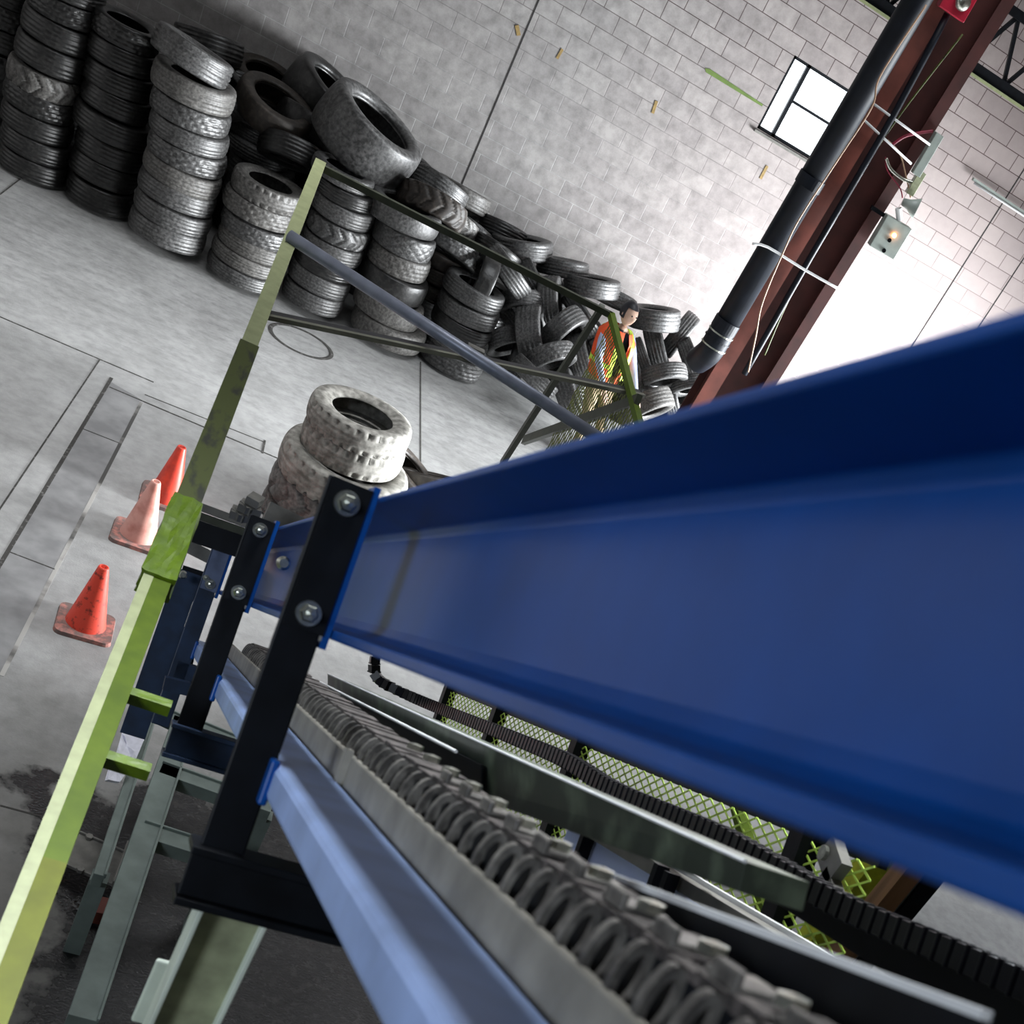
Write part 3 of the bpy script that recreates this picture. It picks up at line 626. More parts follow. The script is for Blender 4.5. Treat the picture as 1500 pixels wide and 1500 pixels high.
lathe(bm, [(.0, 0), (5 * s_, 0), (7 * s_, .4 * (p1 - p0).length), (15 * s_, (p1 - p0).length), (13 * s_, (p1 - p0).length), (0, .5 * (p1 - p0).length)], 24, p0, (a_, d.cross(a_), d)); obj('lamp_head', bm, M['box'], e, smooth=True)
bm = new(); tube(bm, [pc(1318, 322, CY - .12), pc(1316, 305, CY - .12)], 5 * s_, 12); obj('swivel', bm, M['white'], e)
bm = new(); bar(bm, pc(1276, 303, CY - .04), pc(1305, 322, CY - .06), .05, .04); obj('bracket', bm, M['black'], e)
c = pc(1358, 226, CY - .05); bm = new(); box(bm, c, 13 * s_, .09, 60 * s_); tag(obj('junction_box', bm, M['box'], bevel=.006), 'slim pale grey junction box on the right edge of the column', 'junction box')
c = pc(1341, 268, CY - .05); bm = new(); box(bm, c, 12 * s_, .08, 34 * s_); tag(obj('junction_box', bm, M['olive'], bevel=.006), 'small olive junction box below the slim grey one', 'junction box')
e = thing('alarm_light', 'red alarm box with round silver lamp at the top of the column', 'alarm light', pc(1403, 5, CY - .12))
bm = new(); box(bm, pc(1404, -2, CY - .12), 42 * s_, .12, 40 * s_); obj('housing', bm, M['red'], e, bevel=.01)
bm = new(); p = pc(1411, 3, CY - .2); lathe(bm, [(0, .05), (6 * s_, .045), (9 * s_, .03), (11 * s_, 0)], 20, p, (Vector((1, 0, 0)), Vector((0, 0, 1)), Vector((0, -1, 0)))); obj('lamp', bm, M['bolt'], e, smooth=True)
# roof truss by the wall, and fluorescent strip
TY = 15.2
e = thing('roof_truss', 'black steel roof truss running along the top right of the wall', 'truss', onY(1460, 125, TY))
def tr(a, b_, w_, h_, y=TY): bar(bm, onY(*a, y), onY(*b_, y), w_, h_)
pA, pB = onY(1288, 4, TY), onY(1460, 122, TY); z0 = (pA.z + pB.z) / 2
bm = new(); bar(bm, (XL, TY, z0), (XR, TY, z0), .12, .11); obj('bottom_chord', bm, M['black'], e)
bm = new(); bar(bm, (XL, TY - .07, z0 - .065), (XR, TY - .07, z0 - .065), .03, .03); obj('chord_edge', bm, M['cream'], e)
bm = new(); bar(bm, (XL, TY, z0 + .62), (XR, TY, z0 + .62), .09, .09); obj('top_chord', bm, M['black'], e)
bm = new(); x = XL
while x < XR - .5:
    bar(bm, (x, TY, z0), (x + .26, TY, z0 + .62), .04, .04); bar(bm, (x + .26, TY, z0 + .62), (x + .52, TY, z0), .04, .04); x += .52
obj('web_bars', bm, M['black'], e)
p = onY(1425, 262, WY - .1)
e = thing('strip_light', 'unlit fluorescent strip light on the wall at the right edge', 'strip light', p)
bm = new(); bar(bm, p, p + Vector((1.3, 0, -.02)), .06, .035); obj('housing', bm, M['box'], e)
bm = new(); tube(bm, [p + Vector((.03, -.04, -.03)), p + Vector((1.25, -.04, -.05))], .014, 10); obj('lamp_tube', bm, M['white'], e, smooth=True)
# ================================================================== PERSON
def person():
    head = onY(922, 458, 14.3); base = Vector((head.x + .02, 14.4, 0)); RZ = Matrix.Rotation(math.radians(-62), 3, 'Z')
    k = (head.z + .11) / 1.75
    e = thing('person', 'person in an orange and lime hi-vis vest standing by the tire heap', 'person', base)
    def q(x, y, z): return base + (RZ @ Vector((x + .02, y, z)) + Vector((.20 * (1.62 - z) - .10, 0, 0))) * k
    # skeleton: facing +x, bent a little to the left arm
    J = {'pel': (0, 0, .95, .135), 'wai': (.02, 0, 1.08, .12), 'che': (.06, 0, 1.28, .15), 'nek': (.10, 0, 1.46, .06), 'nk2': (.115, 0, 1.53, .055),
         'shR': (.06, -.18, 1.40, .062), 'elR': (.16, -.24, 1.13, .045), 'wrR': (.32, -.20, .94, .030), 'shL': (.06, .18, 1.40, .062), 'elL': (.14, .26, 1.14, .045), 'wrL': (.30, .26, .95, .03),
         'hiR': (0, -.09, .88, .095), 'knR': (.05, -.10, .49, .062), 'anR': (.0, -.10, .09, .042), 'toR': (.16, -.11, .035, .038),
         'hiL': (0, .09, .88, .095), 'knL': (.07, .11, .49, .062), 'anL': (.02, .12, .09, .042), 'toL': (.18, .12, .035, .038)}
    E = [('pel', 'wai'), ('wai', 'che'), ('che', 'nek'), ('nek', 'nk2'), ('che', 'shR'), ('shR', 'elR'), ('elR', 'wrR'), ('che', 'shL'), ('shL', 'elL'), ('elL', 'wrL'),
         ('pel', 'hiR'), ('hiR', 'knR'), ('knR', 'anR'), ('anR', 'toR'), ('pel', 'hiL'), ('hiL', 'knL'), ('knL', 'anL'), ('anL', 'toL')]
    for s in ('R', 'L'):
        wx, wy, wz, _ = J['wr' + s]
        J['pa' + s] = (wx + .05, wy, wz - .05, .028); E.append(('wr' + s, 'pa' + s))
        for i in range(5):
            dy = (i - 2) * .018; ln_ = (.05, .075, .082, .076, .06)[i]
            n1, n2 = 'f%s%da' % (s, i), 'f%s%db' % (s, i)
            if i == 0: J[n1] = (wx + .04, wy - .045, wz - .045, .009); J[n2] = (wx + .065, wy - .055, wz - .07, .008)
            else: J[n1] = (wx + .05 + ln_ * .45, wy + dy, wz - .06 - ln_ * .4, .0085); J[n2] = (wx + .05 + ln_ * .6, wy + dy, wz - .06 - ln_ * .95, .0075)
            E += [('pa' + s, n1), (n1, n2)]
    names = list(J); me = bpy.data.meshes.new('body')
    me.from_pydata([q(*J[n][:3]) for n in names], [(names.index(a), names.index(b_)) for a, b_ in E], [])
    o = bpy.data.objects.new('body', me); COL.objects.link(o)
    md = o.modifiers.new('skin', 'SKIN'); md.use_smooth_shade = True
    for i, n in enumerate(names):
        r = J[n][3] * k; me.skin_vertices[0].data[i].radius = (r, r)
    me.skin_vertices[0].data[0].use_root = True
    o.modifiers.new('sub', 'SUBSURF').levels = 1; o.modifiers['sub'].render_levels = 1
    dg = bpy.context.evaluated_depsgraph_get(); me2 = bpy.data.meshes.new_from_object(o.evaluated_get(dg))
    bpy.data.objects.remove(o)
    for mm in ('skin', 'navy', 'shirt', 'khaki'): me2.materials.append(M[mm])
    for p in me2.polygons:
        c = (p.center - base) / k; c = RZ.inverted() @ (c - Vector((.20 * (1.62 - c.z) - .10, 0, 0))); r = 0
        if c.z < .10: r = 1
        elif c.z < .98 and abs(c.x) < .2 and not (c.x > .13): r = 3
        elif c.z < 1.46: r = 1
        if abs(c.y) > .15 and c.z > .955 and c.z < 1.46: r = 2
        if c.x > .29 and c.z < .96: r = 0
        p.material_index = r; p.use_smooth = True
    b = bpy.data.objects.new('body', me2); COL.objects.link(b); b.parent = e; b.matrix_parent_inverse = Matrix.Translation(e.location).inverted()
    # head with face, ears and hair (turned to +x)
    hc = q(.15, 0, 1.645); bm = new(); bmesh.ops.create_uvsphere(bm, u_segments=28, v_segments=20, radius=1)
    for v in bm.verts:
        x, y, z = v.co; f_ = 1 - .22 * max(0, -z) ; v.co = Vector((x * .098 * (1 - .1 * max(0, -z)), y * .078 * f_, z * .118))
        if x > .6 and abs(y) < .35:
            if abs(z + .12) < .22: v.co.x += .020 * (1 - abs(y) / .35)          # nose
            if abs(z - .12) < .12 and abs(abs(y) - .3) < .12: v.co.x -= .010      # eye sockets
            if abs(z + .5) < .08: v.co.x += .006                                  # lips
    for sy in (-1, 1): bmesh.ops.create_uvsphere(bm, u_segments=10, v_segments=8, radius=.02, matrix=Matrix.Translation((-.005, sy * .079, 0)) @ Matrix.Diagonal((1, .4, 1.5, 1)))
    for v in bm.verts: v.co = RZ @ v.co * k + hc
    obj('head', bm, M['skin'], e, smooth=True)
    bm = new()
    for sy in (-1, 1): bmesh.ops.create_uvsphere(bm, u_segments=10, v_segments=8, radius=.009 * k, matrix=Matrix.Translation(hc + RZ @ Vector((.088, sy * .03, .016)) * k))
    obj('eyes', bm, M['hair'], e)
    bm = new(); bmesh.ops.create_uvsphere(bm, u_segments=28, v_segments=18, radius=1)
    for v in bm.verts: x, y, z = v.co; v.co = Vector((x * .106 - .012, y * .088, z * .122 + .012))
    bmesh.ops.delete(bm, geom=[v for v in bm.verts if (v.co.x > .045 and v.co.z < .065) or v.co.z < -.05], context='VERTS')
    for v in bm.verts: v.co = RZ @ v.co * k + hc
    obj('hair', bm, M['hair'], e, smooth=True)
    # vest: open shell round the torso with lime strips
    def shell(z0, z1, grow, m_, name, a0=0, a1=360, rows=6):
        bm = new(); R_ = []
        for j in range(rows + 1):
            z = z0 + (z1 - z0) * j / rows; t = (z - .95) / .5; cx = .00 + .07 * t; rx = .150 + grow + .02 * t; ry = .165 + grow + .055 * math.sin(max(0, min(1, t)) * 2.4)
            if z > 1.38: ry -= (z - 1.38) * .9; rx -= (z - 1.38) * .5
            R_.append([bm.verts.new(q(cx + rx * math.cos(math.radians(a)), ry * math.sin(math.radians(a)), z)) for a in [a0 + (a1 - a0) * i / 30 for i in range(31)]])
        for j in range(rows):
            for i in range(30): bm.faces.new((R_[j][i], R_[j][i + 1], R_[j + 1][i + 1], R_[j + 1][i]))
        return obj(name, bm, m_, e, smooth=True)
    shell(.92, 1.47, .012, M['vest'], 'vest', 12, 348)
    for a, b_ in ((1.06, 1.11),): shell(a, b_, .017, M['stripe'], 'vest_stripe', 12, 348, 1)
    for sy in (-1, 1):
        bm = new(); pts = [q(.205, sy * .09, 1.0), q(.225, sy * .095, 1.2), q(.225, sy * .10, 1.36), q(.10, sy * .11, 1.475), q(-.08, sy * .10, 1.40), q(-.13, sy * .10, 1.2), q(-.165, sy * .09, 1.0)]
        pts = spline(pts, 5)
        for a, b_ in zip(pts, pts[1:]): bar(bm, a, b_, .05 * k, .012 * k, up=(((a + b_) / 2) - q(.03, sy * .05, 1.2)).normalized())
        obj('vest_stripe', bm, M['stripe'], e)
person()
# ================================================================== GUARD FRAME (green rails, braces, mesh)
ZR = 3.2
gx0 = -.05; A0 = onZ(460, 245, ZR); B0 = onZ(883, 448, ZR); gx1 = 1.78; gy1 = 8.05
e = thing('guard_frame', 'green steel guard frame around the machine with braces and mesh side', 'guard frame', (gx0, gy1, ZR))
L = lambda x, y, z=ZR: Vector((x, y, z))
yt0, yt1 = onZ(368, 515, ZR).y, onZ(275, 745, ZR).y; yt2 = onZ(230, 860, ZR).y
bm = new(); bar(bm, L(gx0, gy1 + .03), L(gx0, yt0), .060, .055); obj('rail', bm, M['cream'], e)
bm = new(); bar(bm, L(gx0, yt0), L(gx0, yt1), .072, .062); o = obj('tape_wrap', bm, M['dirtygreen'], e); o['label'] = 'stained dark green tape section'
bm = new(); bar(bm, L(gx0, yt1), L(gx0, yt2), .088, .076); bmesh.ops.subdivide_edges(bm, edges=bm.edges, cuts=5, use_grid_fill=True)
for v in bm.verts: v.co += Vector((random.uniform(-.004, .004), 0, random.uniform(-.004, .004)))
o = obj('tape_wrap', bm, M['lime'], e); o['label'] = 'bulky bright lime tape section'
yt3 = onZ(92, 1278, ZR).y
bm = new(); bar(bm, L(gx0 + .012, yt2), L(gx0 + .012, yt3), .046, .055); obj('rail', bm, M['green'], e)
bm = new(); bar(bm, L(gx0 + .012, yt3), L(gx0 + .012, -.6), .046, .055); obj('rail', bm, M['olivegreen'], e)
bm = new(); bar(bm, L(gx0 - .024, yt2), L(gx0 - .024, -.6), .026, .058); o = obj('rail_lit_edge', bm, M['cream'], e); o['label'] = 'painted-in lit outer side of the long rail'  # pale strip paints in the lit left face of this rail
bm = new(); bar(bm, L(gx0, gy1), L(gx1, gy1), .036, .036); obj('rail', bm, M['darkrail'], e)
bm = new(); bar(bm, L(gx1, gy1 + .02), L(gx1, 2.2), .036, .036); obj('rail', bm, M['green'], e)
# flat angle brace and round pipe brace
a = onZ(382, 457, ZR - .04); b_ = onZ(938, 575, ZR - .04)
bm = new(); bar(bm, a, b_, .050, .010); d = (b_ - a).normalized(); s = d.cross(Vector((0, 0, 1)))
o = obj('angle_brace', bm, M['angle'], e)
bm = new(); bar(bm, a + s * .033, b_ + s * .033, .020, .02); o2 = obj('angle_lip', bm, M['anglelip'], o); o2['label'] = 'lighter lip of the angle brace'
bm = new(); tube(bm, [onZ(424, 346, ZR + .05), onZ(905, 660, ZR + .05)], .030, 18); obj('pipe_brace', bm, M['pipe'], e, smooth=True)
p = onZ(694, 519, ZR); bm = new(); box(bm, p, .08, .05, .07); obj('clamp', bm, M['greybox'], e)
for py_ in (1022, 1115):
    q0 = onZ(200 if py_ == 1022 else 165, py_, ZR); bm = new(); bar(bm, L(gx0 + .03, q0.y), L(gx0 + .13, q0.y), .03, .03); obj('stub_bracket', bm, M['lime'], e)
# mesh side panel at x = gx1, below the right rail
def xz(px, py): return onX(px, py, gx1)
def meshpanel(name, y0, y1, z0, z1, py_, pz_, m_, clip=None, th=.0035):
    bm = new(); sl = pz_ / py_; Ly = y1 - y0; Lz = z1 - z0
    for sg in (1, -1):
        c = -Lz / sl if sg == 1 else 0; end = Ly if sg == 1 else Ly + Lz / sl
        while c < end:
            pts = []
            # line: z = sg*sl*(y-c)
            for (ya, za) in ((c, 0), (c + sg * Lz / sl, Lz)): pts.append([ya, za])
            (ya, za), (yb, zb) = pts
            if ya > yb: ya, za, yb, zb = yb, zb, ya, za
            if yb > 0 and ya < Ly:
                if ya < 0: za += (zb - za) * (0 - ya) / (yb - ya); ya = 0
                if yb > Ly: zb += (za - zb) * (yb - Ly) / (yb - ya); yb = Ly
                if yb - ya > .01: bar(bm, (gx1, y0 + ya, z0 + za), (gx1, y0 + yb, z0 + zb), .003, th * 1.7)
            c += py_ * 1.0
    return obj(name, bm, m_, e)
bot = xz(745, 665)
meshpanel('mesh_panel', 5.6, 8.0, 1.9, ZR - .03, .055, .14, M['meshdark'], th=.005)
bm = new(); bar(bm, xz(882, 450), xz(735, 680), .035, .06, up=Vector((0, 1, 0))); obj('end_post', bm, M['darkrail'], e)
bm = new(); bar(bm, xz(768, 645), xz(935, 586), .03, .06, up=Vector((0, 0, 1))); obj('cross_bar', bm, M['darkrail'], e)
SG = 1.6
e = thing('side_guard', 'lime expanded-metal guard with black posts beside the far side of the conveyor', 'mesh guard', W(SG, -.5, 4))
def meshDN(t0, t1, n0, n1, pt_, pn, m_):
    bm = new(); sl = pn / pt_; Lt = t1 - t0; Ln = n1 - n0; th = .0035
    for sg in (1, -1):
        c = -Ln / sl if sg == 1 else 0
        while c < (Lt if sg == 1 else Lt + Ln / sl):
            a0, b0, a1, b1 = c, 0, c + sg * Ln / sl, Ln
            if a0 > a1: a0, b0, a1, b1 = a1, b1, a0, b0
            if a1 > 0 and a0 < Lt:
                if a0 < 0: b0 += (b1 - b0) * (0 - a0) / (a1 - a0); a0 = 0
                if a1 > Lt: b1 += (b0 - b1) * (a1 - Lt) / (a1 - a0); a1 = Lt
                if a1 - a0 > .01: bar(bm, W(SG, n0 + b0, t0 + a0), W(SG, n0 + b1, t0 + a1), .003, th * 1.5, up=N)
            c += pt_
    obj('mesh_panel', bm, m_, e)
def atS(px, py, sv=SG): r = ray(px, py); return r * (sv / r.dot(S))
tq = [atS(x, y).dot(D) for x, y in ((1290, 1250), (1180, 1215), (845, 1100), (728, 1050), (655, 1020))]
for i in range(4): meshDN(tq[i] + (.03 if i else 0), tq[i + 1] - .03, -.80, -.088, .078, .034, M['meshgreen'])
for i in range(1, 5):
    bm = new(); frm(bm, SG - .03, SG + .03, -1.1, -.06, tq[i] - .05, tq[i] + .02); obj('guard_post', bm, M['black'], e)
bm = new(); frm(bm, SG + .005, SG + .03, -.088, -.06, tq[0], tq[4]); obj('guard_rail', bm, M['black'], e)
# posts at the near end of the mesh
gx1 = 1.62
p = onX(1250, 1300, gx1 + .1)
e = thing('fence_post', 'yellow-green fence post at the near end of the mesh panel', 'post', (gx1 + .1, p.y, 0)); bm = new(); box(bm, (gx1 + .1, p.y, 2.1), .05, .07, 4.2); obj('post', bm, M['yellowpost'], e)
p = onX(1292, 1318, gx1 + .5); bm = new(); box(bm, (gx1 + .5, p.y, 2.1), .06, .08, 4.2); tag(obj('timber_post', bm, M['timber']), 'reddish timber post right of the yellow-green fence post', 'post')
p = onX(1320, 1325, gx1 + .6); bm = new(); box(bm, (gx1 + .6, p.y, 2.1), .06, .1, 4.2)
for i in range(3): box(bm, (gx1 + .57, p.y - .04 + i * .04, 2.1), .01, .008, 4.2)
tag(obj('steel_post', bm, M['black']), 'black steel post right of the reddish timber post', 'post')
c = CAM + atS(1222, 1262, SG - .03); e = thing('gate_latch', 'grey steel gate latch on the mesh near the fence post', 'latch', c)
bm = new(); box(bm, c, .03, .10, .07); box(bm, c + Vector((0, -.12, -.03)), .03, .22, .035); obj('latch_body', bm, M['greybox'], e)
bm = new(); tube(bm, [c + Vector((-.02, .02, .0)), c + Vector((-.03, .02, .0))], .018, 14); obj('latch_knob', bm, M['bolt'], e)
# ================================================================== THE INCLINED CONVEYOR
e = thing('conveyor', 'inclined blue steel conveyor frame running from the viewer down to the floor', 'conveyor', W(.3, -.3, 5))
TA, TB = .05, 6.0
bm = new()
prof = [(.268, .212), (.372, .214), (.372, -.016), (.268, -.012), (.268, .002), (.335, .010), (.350, .018), (.358, .034), (.358, .185), (.350, .195), (.268, .203)]
prism(bm, prof, lambda s, n: W(s, n, TA), lambda s, n: W(s, n, TB)); o = obj('side_channel', bm, M['blue'], e, bevel=.003)
bm = new(); frm(bm, .252, .353, -.266, -.212, TA, 5.6); o = obj('lower_tube', bm, M['tube'], e, bevel=.010)
bm = new(); frm(bm, .355, .366, -.26, -.168, TA, 5.2); frm(bm, .355, .47, -.26, -.25, TA, 5.2); o = obj('chain_guide', bm, M['guide'], e, bevel=.003)
bm = new(); frm(bm, .353, .358, -.225, -.17, 2.02, 3.3); frm(bm, .345, .356, -.225, -.16, 2.0, 2.03); obj('guide_strip', bm, M['guide'], e)
def bolt(par, s, n, t, r):
    bm = new(); ax = (S, N, -D); c = W(s, n, t)
    lathe(bm, [(0, .003), (r * 1.0, .003), (r * 1.05, 0)], 24, c, ax)
    lathe(bm, [(r * .74, .0), (r * .74, .012), (r * .60, .016), (0, .016)], 6, c, ax)
    lathe(bm, [(r * .36, .014), (r * .36, .026), (0, .028)], 14, c, ax)
    obj('bolt', bm, M['bolt'], par)
TP = (2.0, 3.60, 5.25)
for i, t in enumerate(TP):
    fm, sm = (M['black'], M['blue']) if i < 2 else (M['slate'], M['darkblue'])
    bm = new(); lo = -.36 if i < 2 else -.55
    frm(bm, .190, .252, lo, .215, t, t + .008); frm(bm, .246, .254, lo, -.02, t, t + .05); o = obj('frame_post', bm, fm if i < 2 else M['darkblue'], e, bevel=.003)
    bm = new(); frm(bm, .196, .256, -.012, .214, t - .007, t); pl = obj('bolt_plate', bm, fm, o)
    bm = new(); frm(bm, .256, .266, -.03, .222, t - .004, t + .075); f2 = obj('post_flange', bm, M['blue'], o); f2['label'] = 'bright blue side flange'
    for n in ((.183), (.013)): bolt(o, .226, n, t - .007, .0185)
    if i == 2: bolt(o, .205, .03, t - .007, .011)
    bm = new(); frm(bm, .243, .256, -.275, -.205, t - .03, t + .02); obj('weld_plate', bm, M['blue'], e, bevel=.004)
bm = new(); frm(bm, .10, .19, -.62, .03, 5.27, 5.30); obj('leg_plate', bm, M['darkblue'], e)
# cross members that carry the posts
for t, s1 in ((2.0, 1.1), (3.6, 1.1)):
    bm = new(); frm(bm, .182, s1, -.440, -.362, t + .0, t + .008); frm(bm, .178, s1, -.370, -.358, t - .03, t + .07); frm(bm, .178, s1, -.448, -.436, t - .03, t + .07)
    obj('cross_member', bm, M['black'] if t < 3 else M['darkblue'], e, bevel=.002)
# far (tail) end
for (a, b_, t, w_, h_, m_, nm) in (((285, 778), (385, 812), 4.7, .05, .075, 'black', 'tail_beam'), ((292, 742), (362, 768), 5.5, .04, .03, 'greybox', 'tail_rail'), ((292, 756), (365, 782), 5.4, .04, .03, 'darkrail', 'tail_rail'),
        ((388, 752), (470, 792), 5.6, .10, .10, 'greybox', 'tail_box'), ((275, 800), (330, 828), 5.6, .08, .05, 'greybox', 'tail_rail'), ((255, 985), (300, 1000), 5.3, .1, .10, 'darkblue', 'tail_box'), ((240, 1000), (290, 1012), 4.9, .1, .045, 'darkblue', 'tail_box'),
        ((365, 880), (440, 905), 4.6, .03, .02, 'greybox', 'tail_rail'), ((355, 846), (430, 862), 5.0, .12, .09, 'greybox', 'tail_box'), ((262, 850), (300, 862), 5.4, .06, .12, 'black', 'tail_box'), ((240, 950), (285, 960), 5.5, .06, .2, 'darkblue', 'tail_box')):
    bm = new(); bar(bm, onT(*a, t), onT(*b_, t), w_, h_, up=N); obj(nm, bm, M[m_], e)
for q in ((415, 825, 3.1), (268, 842, 5.2)):
    bm = new(); p = onT(*q); lathe(bm, [(0, .02), (.010, .02), (.016, .0)], 16, p, (S, N, -D)); obj('bolt', bm, M['bolt'], e)
random.seed(3)
bm = new()
for i in range(7): box(bm, onT(348 + i * 3, 752 + (i % 3) * 5, 5.3) + Vector((0, 0, .01 * i)), .05, .06, .03, (Matrix.Rotation(i, 3, 'Z') @ Vector((1, 0, 0)), Matrix.Rotation(i, 3, 'Z') @ Vector((0, 1, 0)), Vector((0, 0, 1))))
obj('clamp', bm, M['greybox'], e)
# chain lying in the guide
ch = obj('chain', (lambda b: (frm(b, .386, .44, -.195, -.134, .25, 4.6), b)[1])(new()), M['black'], e)
bm = new(); t = .25
while t < 4.6:
    frm(bm, .384, .452 + .004 * math.sin(t * 60), -.136, -.127 + .002 * math.sin(t * 90), t, t + .047); t += .05
obj('chain_top_plates', bm, M['chaintop'], ch)
t = .30; j = 0
while t < 4.6 and j < 96:
    bm = new(); pitch = .058
    lo_ = []
    for tt in (t - .006, t + .006):
        for (ru, rv) in ((.014, .029), (.0075, .020)):
            lo_.append([bm.verts.new(W(.374 + ru * math.cos(an) + .004 * math.sin(an), -.158 + rv * math.sin(an), tt)) for an in [2 * math.pi * i / 20 for i in range(20)]])
    for i in range(20):
        i2 = (i + 1) % 20
        for (p_, q_) in ((0, 1), (1, 3), (3, 2), (2, 0)): bm.faces.new((lo_[p_][i], lo_[p_][i2], lo_[q_][i2], lo_[q_][i]))
    l_ = obj('chain_link', bm, M['chain'], ch)
    t += pitch; j += 1
for i in range(11):
    t = .52 + i * .105; bm = new(); frm(bm, .392, .432, -.127, -.121, t - .03, t + .025); frm(bm, .388, .394, -.127, -.112, t - .03, t + .01)
    obj('attachment', bm, M['chain'], ch, bevel=.002)
bm = new(); frm(bm, .455, .465, -.25, -.135, TA, 4.4); obj('chain_guide', bm, M['black'], e)
a, b_ = onT(860, 1270, 1.2), onT(1445, 1488, .58); dn = N * -.05
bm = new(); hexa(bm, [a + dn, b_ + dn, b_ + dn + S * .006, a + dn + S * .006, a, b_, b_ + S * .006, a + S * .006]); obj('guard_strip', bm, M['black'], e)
bm = new(); bar(bm, a, b_, .008, .006, up=N); o = obj('guard_edge', bm, M['white'], e); o['label'] = 'bright upper edge'  # thin white bar along the top of the strip
for i in range(12):
    bm = new(); tt = .55 + i * .12; c = W(.412, -.121, tt); lathe(bm, [(.012, 0), (.012, .008), (0, .010)], 6, c, (S, D, N)); obj('attachment_bolt', bm, M['bolt'], e)
# far side rail of the conveyor: patches of light sit in its noise colour
def quadbeam(name, ft, fb, nt_, nb, depth, m_, par):
    a, b_, c, d = onT(*ft), onT(*fb), onT(*nt_), onT(*nb); bm = new(); k = S * depth
    hexa(bm, [b_, d, d + k, b_ + k, a, c, c + k, a + k]); return obj(name, bm, M[m_], par, bevel=.001)
quadbeam('far_rail', (480, 988, 4.4), (480, 1090, 4.4), (1092, 1262, 1.19), (1082, 1306, 1.19), .08, 'rail', e)
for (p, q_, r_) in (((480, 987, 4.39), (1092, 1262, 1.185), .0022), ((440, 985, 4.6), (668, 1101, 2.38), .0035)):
    bm = new(); tube(bm, [onT(*p), onT(*q_)], r_, 8); o = obj('rail_glint', bm, M['white'], e); o['label'] = 'painted glint on the steel edge'  # white rods paint in glints along the rail edges
quadbeam('far_web', (425, 982, 4.6), (425, 1050, 4.6), (705, 1120, 2.25), (705, 1170, 2.25), .004, 'black', e)
# cable carrier
path = [(553, 950, 5.75), (549, 968, 5.75), (550, 988, 5.75), (568, 1004, 5.7), (620, 1028, 5.5), (700, 1060, 4.6), (750, 1080, 4.14), (830, 1114, 3.54), (900, 1157, 3.1), (1000, 1200, 2.65), (1067, 1230, 2.4), (1167, 1288, 2.08), (1250, 1334, 1.87), (1400, 1398, 1.57), (1540, 1460, 1.36)]
pts = spline([onT(*p) for p in path], 14)
e3 = thing('cable_carrier', 'black segmented cable carrier snaking along the conveyor below the blue beam', 'cable carrier', pts[0])
bm = new(); tube(bm, pts, .013, 12); obj('inner_cable', bm, M['hose'], e3, smooth=True)
acc = 0; n_ = 0; far = new()
for a, b_ in zip(pts[::-1], pts[::-1][1:]):
    L_ = (b_ - a).length; d = (b_ - a).normalized(); x_ = 0
    while acc + (L_ - x_) > .036:
        x_ += .036 - acc; acc = 0; n_ += 1; c = a + d * x_
        bm = new() if n_ <= 98 else far
        bar(bm, c - d * .015, c + d * .015, .040, .040, up=N); bar(bm, c - d * .017, c - d * .011, .045, .045, up=N)
        q_ = c + N * .020 - S * .008; lathe(bm, [(.0035, 0), (.0035, .003), (0, .003)], 8, q_, (S, D, N))
        if n_ <= 98: obj('carrier_segment', bm, M['hose'], e3, bevel=.003)
    acc += L_ - x_
o = obj('carrier_segments', far, M['hose'], e3); o['kind'] = 'stuff'
quadbeam('carrier_tray', (1040, 1240, 2.5), (1040, 1262, 2.5), (1540, 1478, 1.37), (1540, 1580, 1.37), .02, 'black', e3)
# pale blue side channel of the lower machine, seen under the rail
e4 = thing('side_guide', 'pale lavender-blue machine guide with white edges under the conveyor rail', 'machine guide', onT(1100, 1330, 2.4))
a, b_ = onT(840, 1195, 3.0), onT(1340, 1492, 2.0)
bm = new(); bar(bm, a, b_, .02, .12, up=N, shift=(-.01, -.06)); obj('face', bm, M['bluewhite'], e4)
bm = new(); bar(bm, a, b_, .012, .03, up=N, shift=(0, .01)); obj('edge', bm, M['white'], e4)
bm = new(); bar(bm, a, b_, .045, .03, up=N, shift=(.033, 0)); obj('edge', bm, M['greybox'], e4)
for q in ((868, 1240, 2.9), (975, 1290, 2.6), (990, 1302, 2.55)):
    bm = new(); c = onT(*q); d = (b_ - a).normalized(); bar(bm, c - N * .14 - S * .02, c + N * .03 - S * .02, .03, .025, up=D); obj('strap', bm, M['black'], e4)  # black bars put in for the shadow bars across the guide
# ================================================================== SUPPORTS UNDER THE CONVEYOR
pL = W(.235, -.45, 2.03); e = thing('support_leg', 'pale sage H-section leg under the black cross member at the lower left', 'leg', (pL.x + .02, pL.y + .04, 0))
lx, ly = pL.x + .03, pL.y + .03; zt = W(.2, -.448, 2.0).z
bm = new(); box(bm, (lx - .04, ly, zt / 2), .008, .085, zt); box(bm, (lx + .055, ly, zt / 2), .008, .085, zt); obj('flange', bm, M['leg'], e, bevel=.002)
bm = new(); box(bm, (lx + .0075, ly - .01, zt / 2), .09, .008, zt); obj('web', bm, M['olive'], e)
bm = new(); q = onT(232, 1455, 2.35); box(bm, q, .05, .01, .16); o = obj('slot_plate', bm, M['leg'], e, bevel=.004)
bm = new(); tube(bm, [q + Vector((.01, -.008, .02)), q + Vector((.01, -.001, .02))], .008, 12); obj('slot', bm, M['black'], o)
bm = new(); box(bm, (lx, ly, .01), .25, .25, .02); obj('base_plate', bm, M['leg'], e)
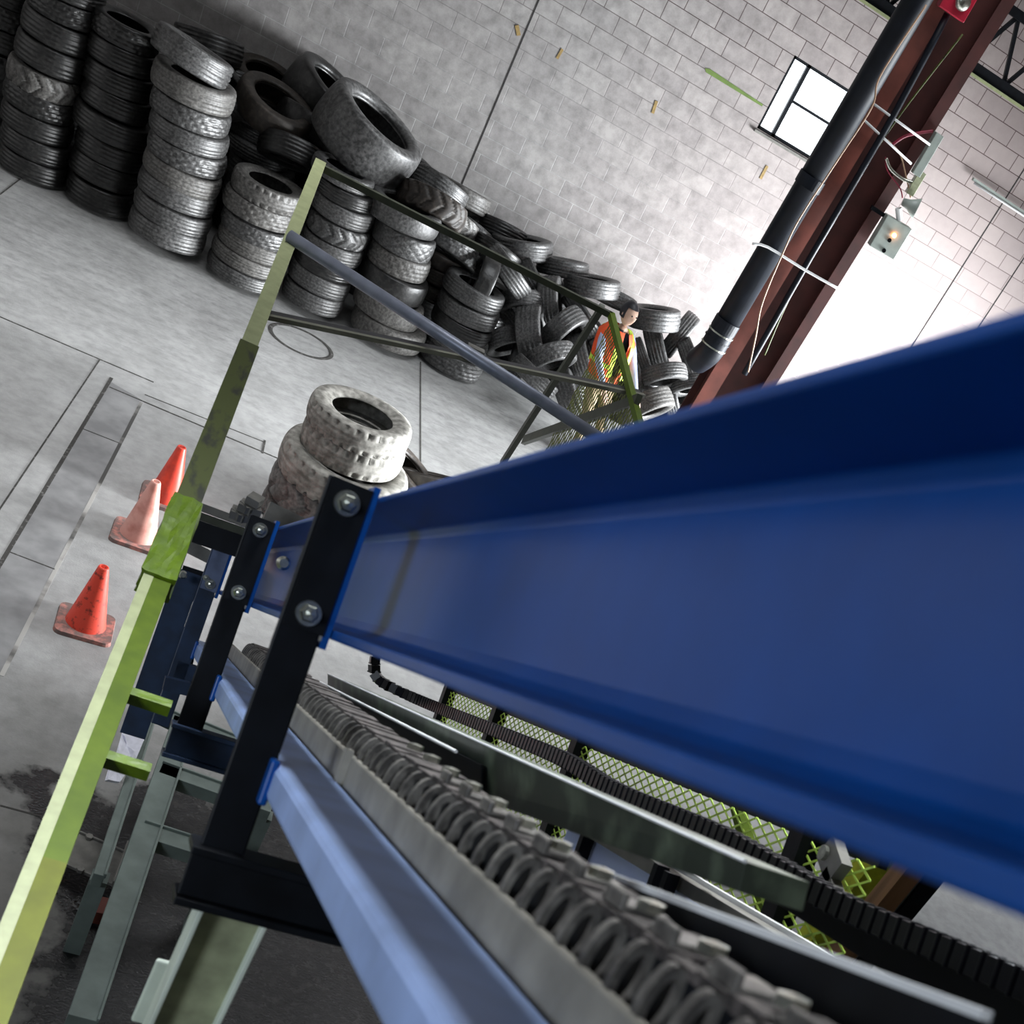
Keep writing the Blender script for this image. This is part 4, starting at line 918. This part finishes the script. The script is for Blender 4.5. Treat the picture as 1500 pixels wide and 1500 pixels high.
# low base frame on the floor
e = thing('base_frame', 'sage-grey channel base frame standing on the wet floor under the conveyor', 'machine base', onZ(200, 1230, 0))
ZB = .55
def low(a, b_, wd, ht, m_='frame', z=ZB, nm='beam'):
    bm = new(); A_, B_ = onZ(*a, z), onZ(*b_, z); bar(bm, A_, B_, wd, ht)
    d = (B_ - A_).normalized(); s_ = d.cross(Vector((0, 0, 1)))
    bar(bm, A_ + s_ * -(wd / 2) + Vector((0, 0, ht / 2)), B_ + s_ * -(wd / 2) + Vector((0, 0, ht / 2)), .012, .03)
    obj(nm, bm, M[m_], e, bevel=.003)
low((268, 1060), (118, 1500), .12, .08, nm='long_beam'); low((222, 1045), (142, 1290), .05, .08, nm='long_beam'); low((205, 1035), (262, 1062), .06, .08, nm='cross_beam')
low((262, 1062), (400, 1118), .10, .08, nm='cross_beam'); low((232, 1132), (395, 1190), .09, .08, nm='cross_beam'); low((205, 1222), (330, 1262), .11, .08, nm='cross_beam')
low((100, 1242), (200, 1285), .25, .02, 'greybox', .12, 'foot_plate'); low((175, 1300), (196, 1240), .07, .03, 'greybox', .15, 'foot_plate')
for q in ((130, 1228), (117, 1276)):
    bm = new(); c = onZ(*q, .13); lathe(bm, [(.02, 0), (.02, .02), (0, .025)], 6, c); obj('bolt', bm, M['greybox'], e)
for q in ((262, 1085), (135, 1440), (392, 1185), (325, 1255), (150, 1275)):
    p = onZ(*q, ZB); bm = new(); box(bm, (p.x, p.y, ZB / 2 - .02), .08, .08, ZB - .04); obj('foot', bm, M['frame'], e)
# white crumpled sheet and odds on the floor
z = ZB + .12
sh = [(206, 1036), (218, 1056), (216, 1072), (200, 1110), (170, 1104), (178, 1075), (188, 1052)]
bm = new(); P_ = [onZ(x, y, z) for x, y in sh]; lo = [bm.verts.new(p - Vector((0, 0, .01))) for p in P_]; hi = [bm.verts.new(p) for p in P_]; n = len(P_)
bm.faces.new(lo[::-1]); bm.faces.new(hi)
for i in range(n): bm.faces.new((lo[i], lo[(i + 1) % n], hi[(i + 1) % n], hi[i]))
sh = [(163, 1112), (194, 1124), (176, 1143), (153, 1145)]; P_ = [onZ(x, y, z - .02) for x, y in sh]; lo = [bm.verts.new(p - Vector((0, 0, .01))) for p in P_]; hi = [bm.verts.new(p) for p in P_]; n = 4
bm.faces.new(lo[::-1]); bm.faces.new(hi)
for i in range(n): bm.faces.new((lo[i], lo[(i + 1) % n], hi[(i + 1) % n], hi[i]))
bmesh.ops.triangulate(bm, faces=bm.faces)
bmesh.ops.subdivide_edges(bm, edges=bm.edges, cuts=4)
for v in bm.verts: v.co.z += .012 * math.sin(v.co.y * 70) + random.uniform(-.004, .004)
tag(obj('crumpled_sheet', bm, M['paper']), 'crumpled white sheet lying beside the green rail over the base frame', 'sheet')
bm = new(); bar(bm, onZ(86, 1188, .08), onZ(64, 1290, .08), .07, .05); tag(obj('plank', bm, M['wood']), 'weathered pinkish plank on the wet floor left of the green rail', 'plank')
bm = new(); bar(bm, onZ(150, 1322, .06), onZ(146, 1346, .06), .08, .08); tag(obj('brick_scrap', bm, M['rust']), 'small red scrap block on the wet floor beside the base frame', 'scrap')
bm = new()
for i in range(9): c = onZ(112 + i * 5, 1326 + 6 * math.sin(i), .02); lathe(bm, [(.018, 0), (.024, .008), (.018, .016)], 8, c)
tag(obj('loose_chain', bm, M['chain']), 'short length of loose rusty chain on the wet floor', 'chain')
